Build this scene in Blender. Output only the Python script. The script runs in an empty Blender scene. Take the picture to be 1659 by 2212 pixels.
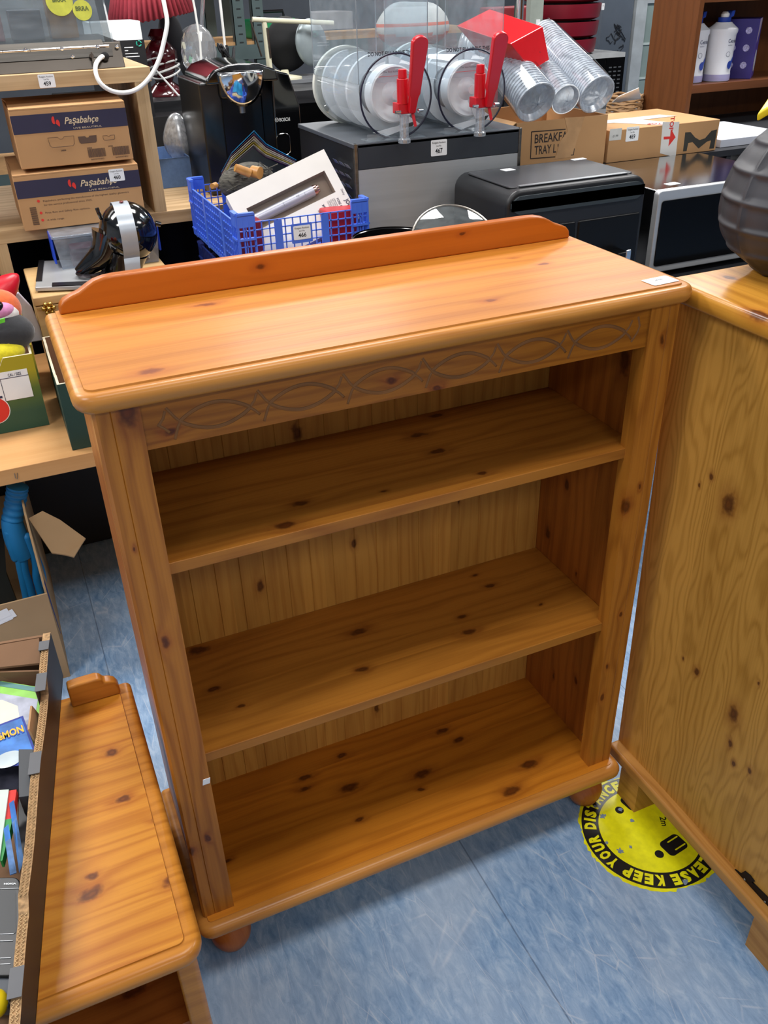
import bpy, bmesh, math, random
from mathutils import Vector, Matrix
from math import radians as R, pi, sin, cos
S = bpy.context.scene
COL = S.collection
random.seed(7)

# ------------------------------------------------------------------ camera
CAM = Vector((-0.053, -1.0345, 1.6004)); YAW, PIT, ROL, FPX = -0.39939, -0.55275, -0.03074, 1882.65
_f = Vector((-sin(YAW)*cos(PIT), cos(YAW)*cos(PIT), sin(PIT)))
_r = Vector((cos(YAW), sin(YAW), 0)); _u = _r.cross(_f)
RT = _r*cos(ROL) + _u*sin(ROL); UP = _u*cos(ROL) - _r*sin(ROL)
cd = bpy.data.cameras.new('camera'); cam = bpy.data.objects.new('camera', cd); COL.objects.link(cam)
cd.sensor_fit = 'HORIZONTAL'; cd.sensor_width = 36; cd.lens = FPX/1659*36; cd.clip_start = .02
m = Matrix((RT, UP, -_f)).transposed().to_4x4(); m.translation = CAM
cam.matrix_world = m; S.camera = cam

S.cycles.transparent_max_bounces = 40; S.cycles.max_bounces = 10
def ray(u, v): return _f + RT*((u-829.5)/FPX) - UP*((v-1106)/FPX)
def pz(u, v, z): d = ray(u, v); return CAM + d*((z-CAM.z)/d.z)
def py(u, v, y): d = ray(u, v); return CAM + d*((y-CAM.y)/d.y)
def px(u, v, x): d = ray(u, v); return CAM + d*((x-CAM.x)/d.x)

# ------------------------------------------------------------------ light
S.view_settings.view_transform = 'Standard'; S.view_settings.look = 'None'
S.view_settings.exposure = 0.1; S.view_settings.gamma = 1; S.view_settings.use_curve_mapping = False
w = bpy.data.worlds.new('world'); S.world = w; w.use_nodes = True
w.node_tree.nodes['Background'].inputs[0].default_value = (.9, .95, 1, 1)
w.node_tree.nodes['Background'].inputs[1].default_value = .25
def area(x, y, z, sx, sy, power, col=(1, .985, .965)):
    l = bpy.data.lights.new('ceiling_panel', 'AREA'); l.shape = 'RECTANGLE'; l.size = sx; l.size_y = sy
    l.energy = power; l.color = col
    o = bpy.data.objects.new('ceiling_panel_light', l); COL.objects.link(o); o.location = (x, y, z)
LZ = 2.96
for (x, y, pw) in [(-1.8, -2.6, 15), (.5, -2.6, 13), (2.8, -2.6, 12),
                   (-1.7, -.3, 34), (.55, -.3, 17), (2.8, -.3, 22),
                   (-1.2, 1.8, 42), (.9, 1.8, 42), (3.0, 1.8, 44),
                   (-.6, 4.4, 40), (1.8, 4.4, 44), (4.2, 4.4, 44)]:
    area(x, y, LZ, 1.2, .6, pw*1.15)

# ------------------------------------------------------------------ materials
def hx(s):
    s = s.lstrip('#'); c = [int(s[i:i+2], 16)/255 for i in (0, 2, 4)]
    return tuple(x/12.92 if x <= .04045 else ((x+.055)/1.055)**2.4 for x in c) + (1,)
MATS = {}
def newmat(name):
    mt = bpy.data.materials.new(name); mt.use_nodes = True
    n = mt.node_tree; return mt, n, n.nodes['Principled BSDF']
def N(n, t, **kw):
    o = n.nodes.new(t)
    for k, v in kw.items():
        if k[0] == 'i' and k[1:].isdigit(): o.inputs[int(k[1:])].default_value = v
        else: setattr(o, k, v)
    return o
def plain(name, col, rough=.5, metal=0, noise=.12, scale=14, coat=0, bump=0, trans=0, spec=.5, stretch=(1, 1, 1), sheen=0):
    if name in MATS: return MATS[name]
    mt, n, b = newmat(name); L = n.links.new
    c = hx(col) if isinstance(col, str) else col
    tc = N(n, 'ShaderNodeTexCoord'); mp = N(n, 'ShaderNodeMapping'); mp.inputs['Scale'].default_value = stretch
    L(tc.outputs['Object'], mp.inputs[0])
    nz = N(n, 'ShaderNodeTexNoise'); nz.inputs['Scale'].default_value = scale; nz.inputs['Detail'].default_value = 5
    L(mp.outputs[0], nz.inputs['Vector'])
    mr = N(n, 'ShaderNodeMapRange'); mr.inputs[1].default_value = .3; mr.inputs[2].default_value = .7
    mr.inputs[3].default_value = 1-noise; mr.inputs[4].default_value = 1+noise
    L(nz.outputs[0], mr.inputs[0])
    mx = N(n, 'ShaderNodeVectorMath', operation='SCALE'); mx.inputs[0].default_value = c[:3]
    L(mr.outputs[0], mx.inputs['Scale']); L(mx.outputs[0], b.inputs['Base Color'])
    b.inputs['Roughness'].default_value = rough; b.inputs['Metallic'].default_value = metal
    b.inputs['Coat Weight'].default_value = coat; b.inputs['Coat Roughness'].default_value = .12
    b.inputs['Transmission Weight'].default_value = trans; b.inputs['Specular IOR Level'].default_value = spec
    b.inputs['Sheen Weight'].default_value = sheen
    if bump:
        bp = N(n, 'ShaderNodeBump'); bp.inputs['Strength'].default_value = bump; bp.inputs['Distance'].default_value = .002
        L(nz.outputs[0], bp.inputs['Height']); L(bp.outputs[0], b.inputs['Normal'])
    MATS[name] = mt; return mt
def clear(name, tint='#f2f6f8', gloss=.12, rough=.03, body=0.0, bodycol='#e8eef2', ior=1.45):
    """thin clear plastic: see-through, a fresnel gloss on top and a slight milky body"""
    if name in MATS: return MATS[name]
    mt = bpy.data.materials.new(name); mt.use_nodes = True; n = mt.node_tree; L = n.links.new
    for x in list(n.nodes): n.nodes.remove(x)
    out = N(n, 'ShaderNodeOutputMaterial'); tr = N(n, 'ShaderNodeBsdfTransparent'); gl = N(n, 'ShaderNodeBsdfGlossy')
    df = N(n, 'ShaderNodeBsdfDiffuse'); df.inputs[0].default_value = hx(bodycol)
    tr.inputs[0].default_value = hx(tint); gl.inputs['Roughness'].default_value = rough
    lw = N(n, 'ShaderNodeFresnel'); lw.inputs[0].default_value = ior
    ad = N(n, 'ShaderNodeMath', operation='ADD'); ad.inputs[1].default_value = gloss-.04; ad.use_clamp = True
    nz = N(n, 'ShaderNodeTexNoise'); nz.inputs['Scale'].default_value = 9
    ml = N(n, 'ShaderNodeMath', operation='MULTIPLY'); ml.inputs[1].default_value = body*2
    m1 = N(n, 'ShaderNodeMixShader'); m2 = N(n, 'ShaderNodeMixShader')
    L(nz.outputs[0], ml.inputs[0]); L(ml.outputs[0], m1.inputs[0]); L(tr.outputs[0], m1.inputs[1]); L(df.outputs[0], m1.inputs[2])
    # the gloss belongs to the outer face only (a thin sheet has no inner mirror)
    ge = N(n, 'ShaderNodeNewGeometry'); fb_ = N(n, 'ShaderNodeMath', operation='SUBTRACT'); fb_.inputs[0].default_value = 1; L(ge.outputs['Backfacing'], fb_.inputs[1])
    fm = N(n, 'ShaderNodeMath', operation='MULTIPLY'); L(ad.outputs[0], fm.inputs[0]); L(fb_.outputs[0], fm.inputs[1])
    L(lw.outputs[0], ad.inputs[0]); L(fm.outputs[0], m2.inputs[0]); L(m1.outputs[0], m2.inputs[1]); L(gl.outputs[0], m2.inputs[2])
    L(m2.outputs[0], out.inputs[0]); MATS[name] = mt; return mt

def wood(name, base, dark, grain='x', across='y', plank=.07, knots=(), origin=(0, 0, 0), rough=.32, coat=.25,
         var=.18, freq=55, streak=.5, seed=0., kdark='#3a1606', halo='#8a3a10', wob=.012, groove=False, stretch=2.0):
    """pine-like wood: glued planks, flowing grain lines, knots as (world point, radius)"""
    if name in MATS: return MATS[name]
    mt, n, b = newmat(name); L = n.links.new
    ax = 'xyz'; g, a = ax.index(grain), ax.index(across); t = 3-g-a
    tc = N(n, 'ShaderNodeTexCoord'); OC = tc.outputs['Object']
    sp = N(n, 'ShaderNodeSeparateXYZ'); L(OC, sp.inputs[0])
    def M(op, x, y=None, clamp=False):
        o = N(n, 'ShaderNodeMath', operation=op); o.use_clamp = clamp
        for i, q in enumerate((x, y)):
            if q is None: continue
            if isinstance(q, (int, float)): o.inputs[i].default_value = q
            else: L(q, o.inputs[i])
        return o.outputs[0]
    A, G, T = sp.outputs[a], sp.outputs[g], sp.outputs[t]
    AT = M('ADD', A, M('MULTIPLY', T, .6))
    pid = M('FLOOR', M('DIVIDE', M('ADD', A, 5.013+seed*.01), plank))
    wn = N(n, 'ShaderNodeTexWhiteNoise', noise_dimensions='1D'); L(M('ADD', pid, seed*17.3), wn.inputs['W'])
    rnd = wn.outputs[0]
    # knots
    dmin = None
    wz = N(n, 'ShaderNodeTexNoise'); wz.inputs['Scale'].default_value = 26; wz.inputs['Detail'].default_value = 2; L(OC, wz.inputs['Vector'])
    w1 = N(n, 'ShaderNodeVectorMath', operation='SUBTRACT'); L(wz.outputs['Color'], w1.inputs[0]); w1.inputs[1].default_value = (.5, .5, .5)
    w2 = N(n, 'ShaderNodeVectorMath', operation='SCALE'); L(w1.outputs[0], w2.inputs[0]); w2.inputs['Scale'].default_value = .016
    w3 = N(n, 'ShaderNodeVectorMath', operation='ADD'); L(OC, w3.inputs[0]); L(w2.outputs[0], w3.inputs[1])
    for (kp, kr) in knots:
        kr = kr*.85
        loc = [kp[i]-origin[i] for i in range(3)]
        sb = N(n, 'ShaderNodeVectorMath', operation='SUBTRACT'); L(w3.outputs[0], sb.inputs[0]); sb.inputs[1].default_value = loc
        sc = N(n, 'ShaderNodeVectorMath', operation='MULTIPLY'); L(sb.outputs[0], sc.inputs[0])
        v = [1/kr]*3; v[g] = 1/(kr*stretch); sc.inputs[1].default_value = v
        ln = N(n, 'ShaderNodeVectorMath', operation='LENGTH'); L(sc.outputs[0], ln.inputs[0])
        dmin = ln.outputs['Value'] if dmin is None else M('MINIMUM', dmin, ln.outputs['Value'])
    nz0 = N(n, 'ShaderNodeTexNoise'); nz0.inputs['Scale'].default_value = 90; L(OC, nz0.inputs['Vector'])
    # coordinate for grain
    cmb = N(n, 'ShaderNodeCombineXYZ')
    L(M('ADD', M('MULTIPLY', G, 1.6), M('MULTIPLY', rnd, 37.)), cmb.inputs[0]); L(M('MULTIPLY', AT, 7.), cmb.inputs[1]); L(rnd, cmb.inputs[2])
    nz1 = N(n, 'ShaderNodeTexNoise'); nz1.inputs['Scale'].default_value = 1.6; nz1.inputs['Detail'].default_value = 2; L(cmb.outputs[0], nz1.inputs['Vector'])
    ph = M('ADD', AT, M('MULTIPLY', M('SUBTRACT', nz1.outputs[0], .5), wob*8))
    if dmin is not None:
        ph = M('ADD', ph, M('MULTIPLY', M('DIVIDE', 1., M('ADD', M('MULTIPLY', dmin, dmin), .6)), .03))
    ringv = M('SINE', M('MULTIPLY', ph, freq*2*pi*.5))
    ring = M('POWER', M('MULTIPLY', M('ADD', ringv, 1.), .5), 2.2)
    # fine streaks
    cm2 = N(n, 'ShaderNodeCombineXYZ'); L(M('MULTIPLY', G, 3.0), cm2.inputs[0]); L(M('MULTIPLY', AT, 210.), cm2.inputs[1]); L(rnd, cm2.inputs[2])
    nz2 = N(n, 'ShaderNodeTexNoise'); nz2.inputs['Scale'].default_value = 1.2; nz2.inputs['Detail'].default_value = 4; L(cm2.outputs[0], nz2.inputs['Vector'])
    cm3 = N(n, 'ShaderNodeCombineXYZ'); L(M('MULTIPLY', G, 1.0), cm3.inputs[0]); L(M('MULTIPLY', AT, 9.), cm3.inputs[1]); L(rnd, cm3.inputs[2])
    nz3 = N(n, 'ShaderNodeTexNoise'); nz3.inputs['Scale'].default_value = 2.2; nz3.inputs['Detail'].default_value = 3; L(cm3.outputs[0], nz3.inputs['Vector'])
    fac = M('ADD', M('MULTIPLY', ring, streak), M('MULTIPLY', M('SUBTRACT', nz2.outputs[0], .42), streak*1.9))
    fac = M('ADD', fac, M('MULTIPLY', M('SUBTRACT', nz3.outputs[0], .5), .9), clamp=True)
    mx = N(n, 'ShaderNodeMix', data_type='RGBA'); L(fac, mx.inputs[0]); mx.inputs[6].default_value = hx(base); mx.inputs[7].default_value = hx(dark)
    col = mx.outputs[2]
    bri = M('ADD', M('MULTIPLY', M('SUBTRACT', rnd, .5), var*2), 1.)
    sv = N(n, 'ShaderNodeVectorMath', operation='SCALE'); L(col, sv.inputs[0]); L(bri, sv.inputs['Scale']); col = sv.outputs[0]
    if dmin is not None:
        dn = M('ADD', dmin, M('MULTIPLY', M('SUBTRACT', nz0.outputs[0], .5), .9))
        h = M('POWER', M('SUBTRACT', 1., M('DIVIDE', dn, 3.2), clamp=True), 1.5)
        m2 = N(n, 'ShaderNodeMix', data_type='RGBA'); L(M('MULTIPLY', h, .85), m2.inputs[0]); L(col, m2.inputs[6]); m2.inputs[7].default_value = hx(halo)
        k = N(n, 'ShaderNodeMapRange'); L(dn, k.inputs[0]); k.inputs[1].default_value = .55; k.inputs[2].default_value = 1.2; k.inputs[3].default_value = .9; k.inputs[4].default_value = 0
        kc = N(n, 'ShaderNodeMapRange'); L(dn, kc.inputs[0]); kc.inputs[1].default_value = .1; kc.inputs[2].default_value = .8; kc.inputs[3].default_value = .6; kc.inputs[4].default_value = 1.0
        kk = M('MULTIPLY', k.outputs[0], kc.outputs[0])
        m3 = N(n, 'ShaderNodeMix', data_type='RGBA'); L(kk, m3.inputs[0]); L(m2.outputs[2], m3.inputs[6]); m3.inputs[7].default_value = hx(kdark)
        col = m3.outputs[2]
    L(col, b.inputs['Base Color'])
    b.inputs['Coat Weight'].default_value = coat*.55; b.inputs['Coat Roughness'].default_value = .2; b.inputs['Specular IOR Level'].default_value = .28
    rr = M('ADD', M('MULTIPLY', nz2.outputs[0], .18), rough-.08); L(rr, b.inputs['Roughness'])
    bp = N(n, 'ShaderNodeBump'); bp.inputs['Strength'].default_value = .12; bp.inputs['Distance'].default_value = .001
    L(nz2.outputs[0], bp.inputs['Height']); L(bp.outputs[0], b.inputs['Normal'])
    MATS[name] = mt; return mt

# ------------------------------------------------------------------ mesh builder
class MB:
    def __init__(s): s.v = []; s.f = []; s.m = []; s.cur = 0; s.sm = []; s.smooth = False
    def mat(s, i): s.cur = i; return s
    def add(s, vs, fs, smooth=None):
        o = len(s.v); s.v += [Vector(q) for q in vs]
        for f in fs: s.f.append([o+i for i in f]); s.m.append(s.cur); s.sm.append(s.smooth if smooth is None else smooth)
        return s
    def box(s, x0, y0, z0, x1, y1, z1):
        return s.add([(x0, y0, z0), (x1, y0, z0), (x1, y1, z0), (x0, y1, z0), (x0, y0, z1), (x1, y0, z1), (x1, y1, z1), (x0, y1, z1)],
                     [(0, 3, 2, 1), (4, 5, 6, 7), (0, 1, 5, 4), (1, 2, 6, 5), (2, 3, 7, 6), (3, 0, 4, 7)])
    def obox(s, c, X, Y, Z):
        """oriented box from centre and half vectors"""
        c, X, Y, Z = map(Vector, (c, X, Y, Z))
        v = [c+X*i+Y*j+Z*k for k in (-1, 1) for (i, j) in ((-1, -1), (1, -1), (1, 1), (-1, 1))]
        return s.add(v, [(0, 3, 2, 1), (4, 5, 6, 7), (0, 1, 5, 4), (1, 2, 6, 5), (2, 3, 7, 6), (3, 0, 4, 7)])
    def cone(s, p0, p1, r0, r1, n=20, caps=True):
        p0, p1 = Vector(p0), Vector(p1); d = (p1-p0).normalized()
        a = d.orthogonal().normalized(); b = d.cross(a)
        v = [p+(a*cos(2*pi*i/n)+b*sin(2*pi*i/n))*r for p, r in ((p0, r0), (p1, r1)) for i in range(n)]
        s.add(v, [(i, (i+1) % n, n+(i+1) % n, n+i) for i in range(n)], True)
        if caps: s.add(v, [tuple(range(n-1, -1, -1)), tuple(range(n, 2*n))], False)
        return s
    def lathe(s, prof, c=(0, 0, 0), axis='z', n=32, ang=2*pi, a0=0, A=None):
        """prof: (radius, height) points; A: optional (u, v, w) axes"""
        c = Vector(c)
        if A is None: A = {'z': ((1, 0, 0), (0, 1, 0), (0, 0, 1)), 'y': ((0, 0, 1), (1, 0, 0), (0, 1, 0)), 'x': ((0, 1, 0), (0, 0, 1), (1, 0, 0))}[axis]
        U, V, W = map(Vector, A); full = abs(ang-2*pi) < 1e-6; k = n if full else n+1
        v = [c+(U*cos(a0+ang*i/n)+V*sin(a0+ang*i/n))*r+W*h for r, h in prof for i in range(k)]
        f = []
        for j in range(len(prof)-1):
            for i in range(n):
                i2 = (i+1) % k
                f.append((j*k+i, j*k+i2, (j+1)*k+i2, (j+1)*k+i))
        return s.add(v, f, True)
    def tube(s, pts, r, n=8, closed=False, taper=None):
        pts = [Vector(p) for p in pts]; m = len(pts); rings = []
        nrm = None
        for i, p in enumerate(pts):
            a = pts[(i-1) % m] if (i > 0 or closed) else p; b = pts[(i+1) % m] if (i < m-1 or closed) else p
            d = (b-a).normalized()
            if nrm is None: nrm = d.orthogonal().normalized()
            nrm = (nrm-d*nrm.dot(d)); nrm = nrm.normalized() if nrm.length > 1e-6 else d.orthogonal().normalized()
            bn = d.cross(nrm); rr = r if taper is None else r*taper(i/(m-1))
            rings += [p+(nrm*cos(2*pi*k/n)+bn*sin(2*pi*k/n))*rr for k in range(n)]
        f = []
        for i in range(m if closed else m-1):
            j = (i+1) % m
            f += [(i*n+k, i*n+(k+1) % n, j*n+(k+1) % n, j*n+k) for k in range(n)]
        s.add(rings, f, True)
        if not closed: s.add(rings[:n], [tuple(range(n-1, -1, -1))], False); s.add(rings[-n:], [tuple(range(n))], False)
        return s
    def prism(s, poly, a, d0, d1, plane='xz'):
        """extrude a 2D polygon; plane gives the polygon's axes, d0..d1 the third"""
        ax = {'x': 0, 'y': 1, 'z': 2}; i, j = ax[plane[0]], ax[plane[1]]; k = 3-i-j
        v = []
        for d in (d0, d1):
            for p in poly:
                q = [0, 0, 0]; q[i] = p[0]; q[j] = p[1]; q[k] = d; v.append(q)
        m = len(poly)
        return s.add(v, [tuple(range(m-1, -1, -1)), tuple(range(m, 2*m))]+[(q, (q+1) % m, m+(q+1) % m, m+q) for q in range(m)])
    def quad(s, *p): return s.add(p, [tuple(range(len(p)))])
    def slab(s, pts, nrm, t):
        """polygon in space given a thickness along nrm"""
        pts = [Vector(p) for p in pts]; nv = Vector(nrm).normalized()*t; m = len(pts)
        return s.add(pts+[p+nv for p in pts], [tuple(range(m-1, -1, -1)), tuple(range(m, 2*m))]+[(q, (q+1) % m, m+(q+1) % m, m+q) for q in range(m)])
    def ell(s, c, r, n=20, m=12, A=None):
        c = Vector(c); A = A or ((1, 0, 0), (0, 1, 0), (0, 0, 1)); U, V, W = map(Vector, A)
        v = []
        for j in range(m+1):
            th = pi*j/m
            for i in range(n):
                ph = 2*pi*i/n; v.append(c+U*(r[0]*sin(th)*cos(ph))+V*(r[1]*sin(th)*sin(ph))+W*(r[2]*cos(th)))
        return s.add(v, [(j*n+i, (j+1)*n+i, (j+1)*n+(i+1) % n, j*n+(i+1) % n) for j in range(m) for i in range(n)], True)
    def text(s, body, h, o, X, Y, width=None, align='C', shear=0, bold=0, space=1):
        vs, fs = glyphs(body, shear, bold, space)
        if not vs: return s
        k = h/.7; kx = k; x0 = min(p[0] for p in vs); x1 = max(p[0] for p in vs)
        if width: kx = width/(x1-x0)
        off = {'C': (x0+x1)/2, 'L': x0, 'R': x1}[align]
        o, X, Y = Vector(o), Vector(X).normalized(), Vector(Y).normalized()
        return s.add([o+X*((p[0]-off)*kx)+Y*(p[1]*k) for p in vs], fs)
_G = {}
def glyphs(body, shear=0, bold=0, space=1):
    key = (body, shear, bold, space)
    if key not in _G:
        c = bpy.data.curves.new('t', 'FONT'); c.body = body; c.size = 1; c.shear = shear; c.offset = bold; c.resolution_u = 2; c.space_character = space
        o = bpy.data.objects.new('t', c); me = bpy.data.meshes.new_from_object(o)
        _G[key] = ([tuple(v.co) for v in me.vertices], [tuple(p.vertices) for p in me.polygons])
        bpy.data.objects.remove(o); bpy.data.meshes.remove(me); bpy.data.curves.remove(c)
    return _G[key]

def thing(name, label, cat, loc=(0, 0, 0), rotz=0, group=None, kind=None):
    o = bpy.data.objects.new(name, None); COL.objects.link(o); o.empty_display_size = .05
    o.location = loc; o.rotation_euler = (0, 0, rotz)
    o['label'] = label; o['category'] = cat
    if group: o['group'] = group
    if kind: o['kind'] = kind
    o['_m'] = 1; MW[o.name] = Matrix.Translation(Vector(loc)) @ Matrix.Rotation(rotz, 4, 'Z'); del o['_m']
    return o
MW = {}
def obj(name, mb, mats, parent=None, local=False, bevel=0, seg=2, label=None, smooth=None, auto=40, kind=None):
    """link the builder's mesh as one object; coordinates are world unless local"""
    me = bpy.data.meshes.new(name); vs = mb.v
    W = MW.get(parent.name) if parent else None
    if parent and not local: inv = W.inverted(); vs = [inv @ q for q in vs]
    me.from_pydata([tuple(q) for q in vs], [], mb.f)
    if not isinstance(mats, (list, tuple)): mats = [mats]
    for mt in mats: me.materials.append(mt)
    me.polygons.foreach_set('material_index', mb.m); me.polygons.foreach_set('use_smooth', mb.sm)
    bm = bmesh.new(); bm.from_mesh(me); bmesh.ops.remove_doubles(bm, verts=bm.verts, dist=1e-6); 
    bmesh.ops.recalc_face_normals(bm, faces=bm.faces) if smooth != 'keep' else None
    bm.to_mesh(me); bm.free(); me.update()
    o = bpy.data.objects.new(name, me); COL.objects.link(o)
    if parent: o.parent = parent; MW[o.name] = W
    if bevel:
        b = o.modifiers.new('bevel', 'BEVEL'); b.width = bevel; b.segments = seg; b.limit_method = 'ANGLE'; b.angle_limit = R(35)
        b.harden_normals = False
        for p in me.polygons: p.use_smooth = True
        e = o.modifiers.new('edge', 'EDGE_SPLIT') if False else None
        me.set_sharp_from_angle(angle=R(auto)) if not bevel else None
        wn = o.modifiers.new('wn', 'WEIGHTED_NORMAL'); wn.keep_sharp = True
    else:
        me.set_sharp_from_angle(angle=R(auto))
    if label: o['label'] = label
    if kind: o['kind'] = kind
    return o
def solo(name, label, cat, mb, mats, loc, rotz=0, group=None, **kw):
    """a thing that is one mesh, origin at its base"""
    W = Matrix.Translation(Vector(loc)) @ Matrix.Rotation(rotz, 4, 'Z')
    if not kw.pop('local', False): inv = W.inverted(); mb.v = [inv @ q for q in mb.v]
    o = obj(name, mb, mats, None, local=True, **kw); o.location = loc; o.rotation_euler = (0, 0, rotz); MW[o.name] = W
    o['label'] = label; o['category'] = cat
    if group: o['group'] = group
    return o
def struct(name, mb, mats, **kw):
    o = obj(name, mb, mats, None, **kw); o['kind'] = 'structure'; return o
def rrect(w, h, r, n=5, cx=0, cy=0):
    p = []
    for (sx, sy, a) in ((1, 1, 0), (-1, 1, 90), (-1, -1, 180), (1, -1, 270)):
        for i in range(n+1):
            t = R(a+90*i/n); p.append((cx+sx*(w/2-r)+r*cos(t), cy+sy*(h/2-r)+r*sin(t)))
    return p
white_paper = plain('white_paper', '#eef0f2', .6, noise=.03)
ink = plain('dark_ink', '#1b1c26', .6, noise=.02)
red_ink = plain('red_ink', '#d8322a', .6, noise=.03)
navy_ink = plain('navy_ink', '#272a4c', .6, noise=.05)
def lot_label(parent, c, X, Y, num, w=.044, h=.034, local=False, name='lot_label'):
    """white auction sticker: heading, lot line, number"""
    X, Y = Vector(X).normalized(), Vector(Y).normalized(); Nn = X.cross(Y); c = Vector(c)
    b = MB(); pts = [c+X*p[0]+Y*p[1]+Nn*.0003 for p in rrect(w, h, .003, 3)]
    b.slab(pts, Nn, .0004); b.mat(1); o = c+Nn*.0011
    if num:
        b.text('Keegans Auctions', h*.13, o+Y*h*.27, X, Y, width=w*.82)
        b.text('Lot No.', h*.12, o+Y*h*.07, X, Y, width=w*.33)
        b.text(num, h*.3, o-Y*h*.33, X, Y, width=w*.46, bold=.02)
    else:
        b.text('Lot No.', h*.2, o+Y*h*.05, X, Y, width=w*.35); 
    return obj(name, b, [white_paper, ink], parent, local=local)
# ------------------------------------------------------------------ setting
def floor_mat():
    mt, n, b = newmat('blue_vinyl_floor'); L = n.links.new
    tc = N(n, 'ShaderNodeTexCoord'); mp = N(n, 'ShaderNodeMapping'); L(tc.outputs['Object'], mp.inputs[0])
    mp.inputs['Scale'].default_value = (6.5, 2.2, 1); mp.inputs['Rotation'].default_value = (0, 0, R(12))
    n1 = N(n, 'ShaderNodeTexNoise'); n1.inputs['Scale'].default_value = 9; n1.inputs['Detail'].default_value = 9; n1.inputs['Roughness'].default_value = .68; n1.inputs['Distortion'].default_value = .6
    L(mp.outputs[0], n1.inputs['Vector'])
    cr = N(n, 'ShaderNodeValToRGB'); e = cr.color_ramp.elements; e[0].position = .3; e[0].color = hx('#6087b3'); e[1].position = .72; e[1].color = hx('#b2c8e0')
    x = cr.color_ramp.elements.new(.5); x.color = hx('#86a6cb'); L(n1.outputs[0], cr.inputs[0])
    # broad worn greyish patches
    n2 = N(n, 'ShaderNodeTexNoise'); n2.inputs['Scale'].default_value = 3.2; n2.inputs['Detail'].default_value = 3; L(tc.outputs['Object'], n2.inputs['Vector'])
    m = N(n, 'ShaderNodeMix', data_type='RGBA'); r2 = N(n, 'ShaderNodeMapRange'); r2.inputs[1].default_value = .45; r2.inputs[2].default_value = .7; r2.inputs[4].default_value = .5
    L(n2.outputs[0], r2.inputs[0]); L(r2.outputs[0], m.inputs[0]); L(cr.outputs[0], m.inputs[6]); m.inputs[7].default_value = hx('#b4c2d4')
    # tiles with joints
    bk = N(n, 'ShaderNodeTexBrick'); bk.offset = 0; bk.inputs['Scale'].default_value = 1; bk.inputs['Brick Width'].default_value = .61; bk.inputs['Row Height'].default_value = 3.2
    bk.inputs['Mortar Size'].default_value = .0016; bk.inputs['Color1'].default_value = (1.03, 1.02, 1.0, 1); bk.inputs['Color2'].default_value = (.9, .95, 1.02, 1); bk.inputs['Mortar'].default_value = (.55, .57, .6, 1)
    mb_ = N(n, 'ShaderNodeMapping'); mb_.inputs['Location'].default_value = (-.555+.61*3, 1.1, 0); L(tc.outputs['Object'], mb_.inputs[0]); L(mb_.outputs[0], bk.inputs['Vector'])
    mu = N(n, 'ShaderNodeMix', data_type='RGBA', blend_type='MULTIPLY'); mu.inputs[0].default_value = 1; L(m.outputs[2], mu.inputs[6]); L(bk.outputs[0], mu.inputs[7])
    # pale scratches
    col = mu.outputs[2]
    for ang, sc, th in ((35, 5, .0), (-58, 4, .0), (8, 6, 0.), (-20, 3.3, 0), (60, 9, 0), (-75, 8, 0), (15, 14, 0)):
        q = N(n, 'ShaderNodeMapping'); q.inputs['Rotation'].default_value = (0, 0, R(ang)); q.inputs['Scale'].default_value = (1, .22, 1); L(tc.outputs['Object'], q.inputs[0])
        vo = N(n, 'ShaderNodeTexVoronoi', feature='DISTANCE_TO_EDGE'); vo.inputs['Scale'].default_value = sc; L(q.outputs[0], vo.inputs['Vector'])
        mr = N(n, 'ShaderNodeMapRange'); mr.inputs[1].default_value = .0; mr.inputs[2].default_value = .004; mr.inputs[3].default_value = 1; mr.inputs[4].default_value = 0; L(vo.outputs[0], mr.inputs[0])
        nn = N(n, 'ShaderNodeTexNoise'); nn.inputs['Scale'].default_value = 7+sc; L(tc.outputs['Object'], nn.inputs['Vector'])
        mm = N(n, 'ShaderNodeMapRange'); mm.inputs[1].default_value = .46; mm.inputs[2].default_value = .6; mm.inputs[4].default_value = .42; L(nn.outputs[0], mm.inputs[0])
        mul = N(n, 'ShaderNodeMath', operation='MULTIPLY'); L(mr.outputs[0], mul.inputs[0]); L(mm.outputs[0], mul.inputs[1])
        mx = N(n, 'ShaderNodeMix', data_type='RGBA'); L(mul.outputs[0], mx.inputs[0]); L(col, mx.inputs[6]); mx.inputs[7].default_value = hx('#d8dde6'); col = mx.outputs[2]
    # little dark specks
    n5 = N(n, 'ShaderNodeTexNoise'); n5.inputs['Scale'].default_value = 120; n5.inputs['Detail'].default_value = 3; L(mp.outputs[0], n5.inputs['Vector'])
    r5 = N(n, 'ShaderNodeMapRange'); r5.inputs[1].default_value = .66; r5.inputs[2].default_value = .72; r5.inputs[4].default_value = .45; L(n5.outputs[0], r5.inputs[0])
    mx = N(n, 'ShaderNodeMix', data_type='RGBA'); L(r5.outputs[0], mx.inputs[0]); L(col, mx.inputs[6]); mx.inputs[7].default_value = hx('#49586c'); col = mx.outputs[2]
    L(col, b.inputs['Base Color']); b.inputs['Roughness'].default_value = .42
    return mt
struct('floor', MB().box(-3.5, -3.5, -.05, 8, 7.5, 0), floor_mat())
wall_m = plain('painted_wall', '#a5a7aa', .9, scale=3); ceil_m = plain('ceiling_tile', '#bdbdb9', .9)
struct('wall_back', MB().box(-3.5, 7.0, 0, 8, 7.1, 3), plain('grey_back_wall', '#4a4d52', .9, scale=3))
struct('wall_left', MB().box(-3.6, -3.5, 0, -3.5, 7.1, 3), wall_m)
struct('wall_right', MB().box(8, -3.5, 0, 8.1, 7.1, 3), wall_m)
struct('wall_front', MB().box(-3.5, -3.6, 0, 8, -3.5, 3), wall_m)
struct('ceiling', MB().box(-3.5, -3.5, 3, 8, 7.1, 3.1), ceil_m)

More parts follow.
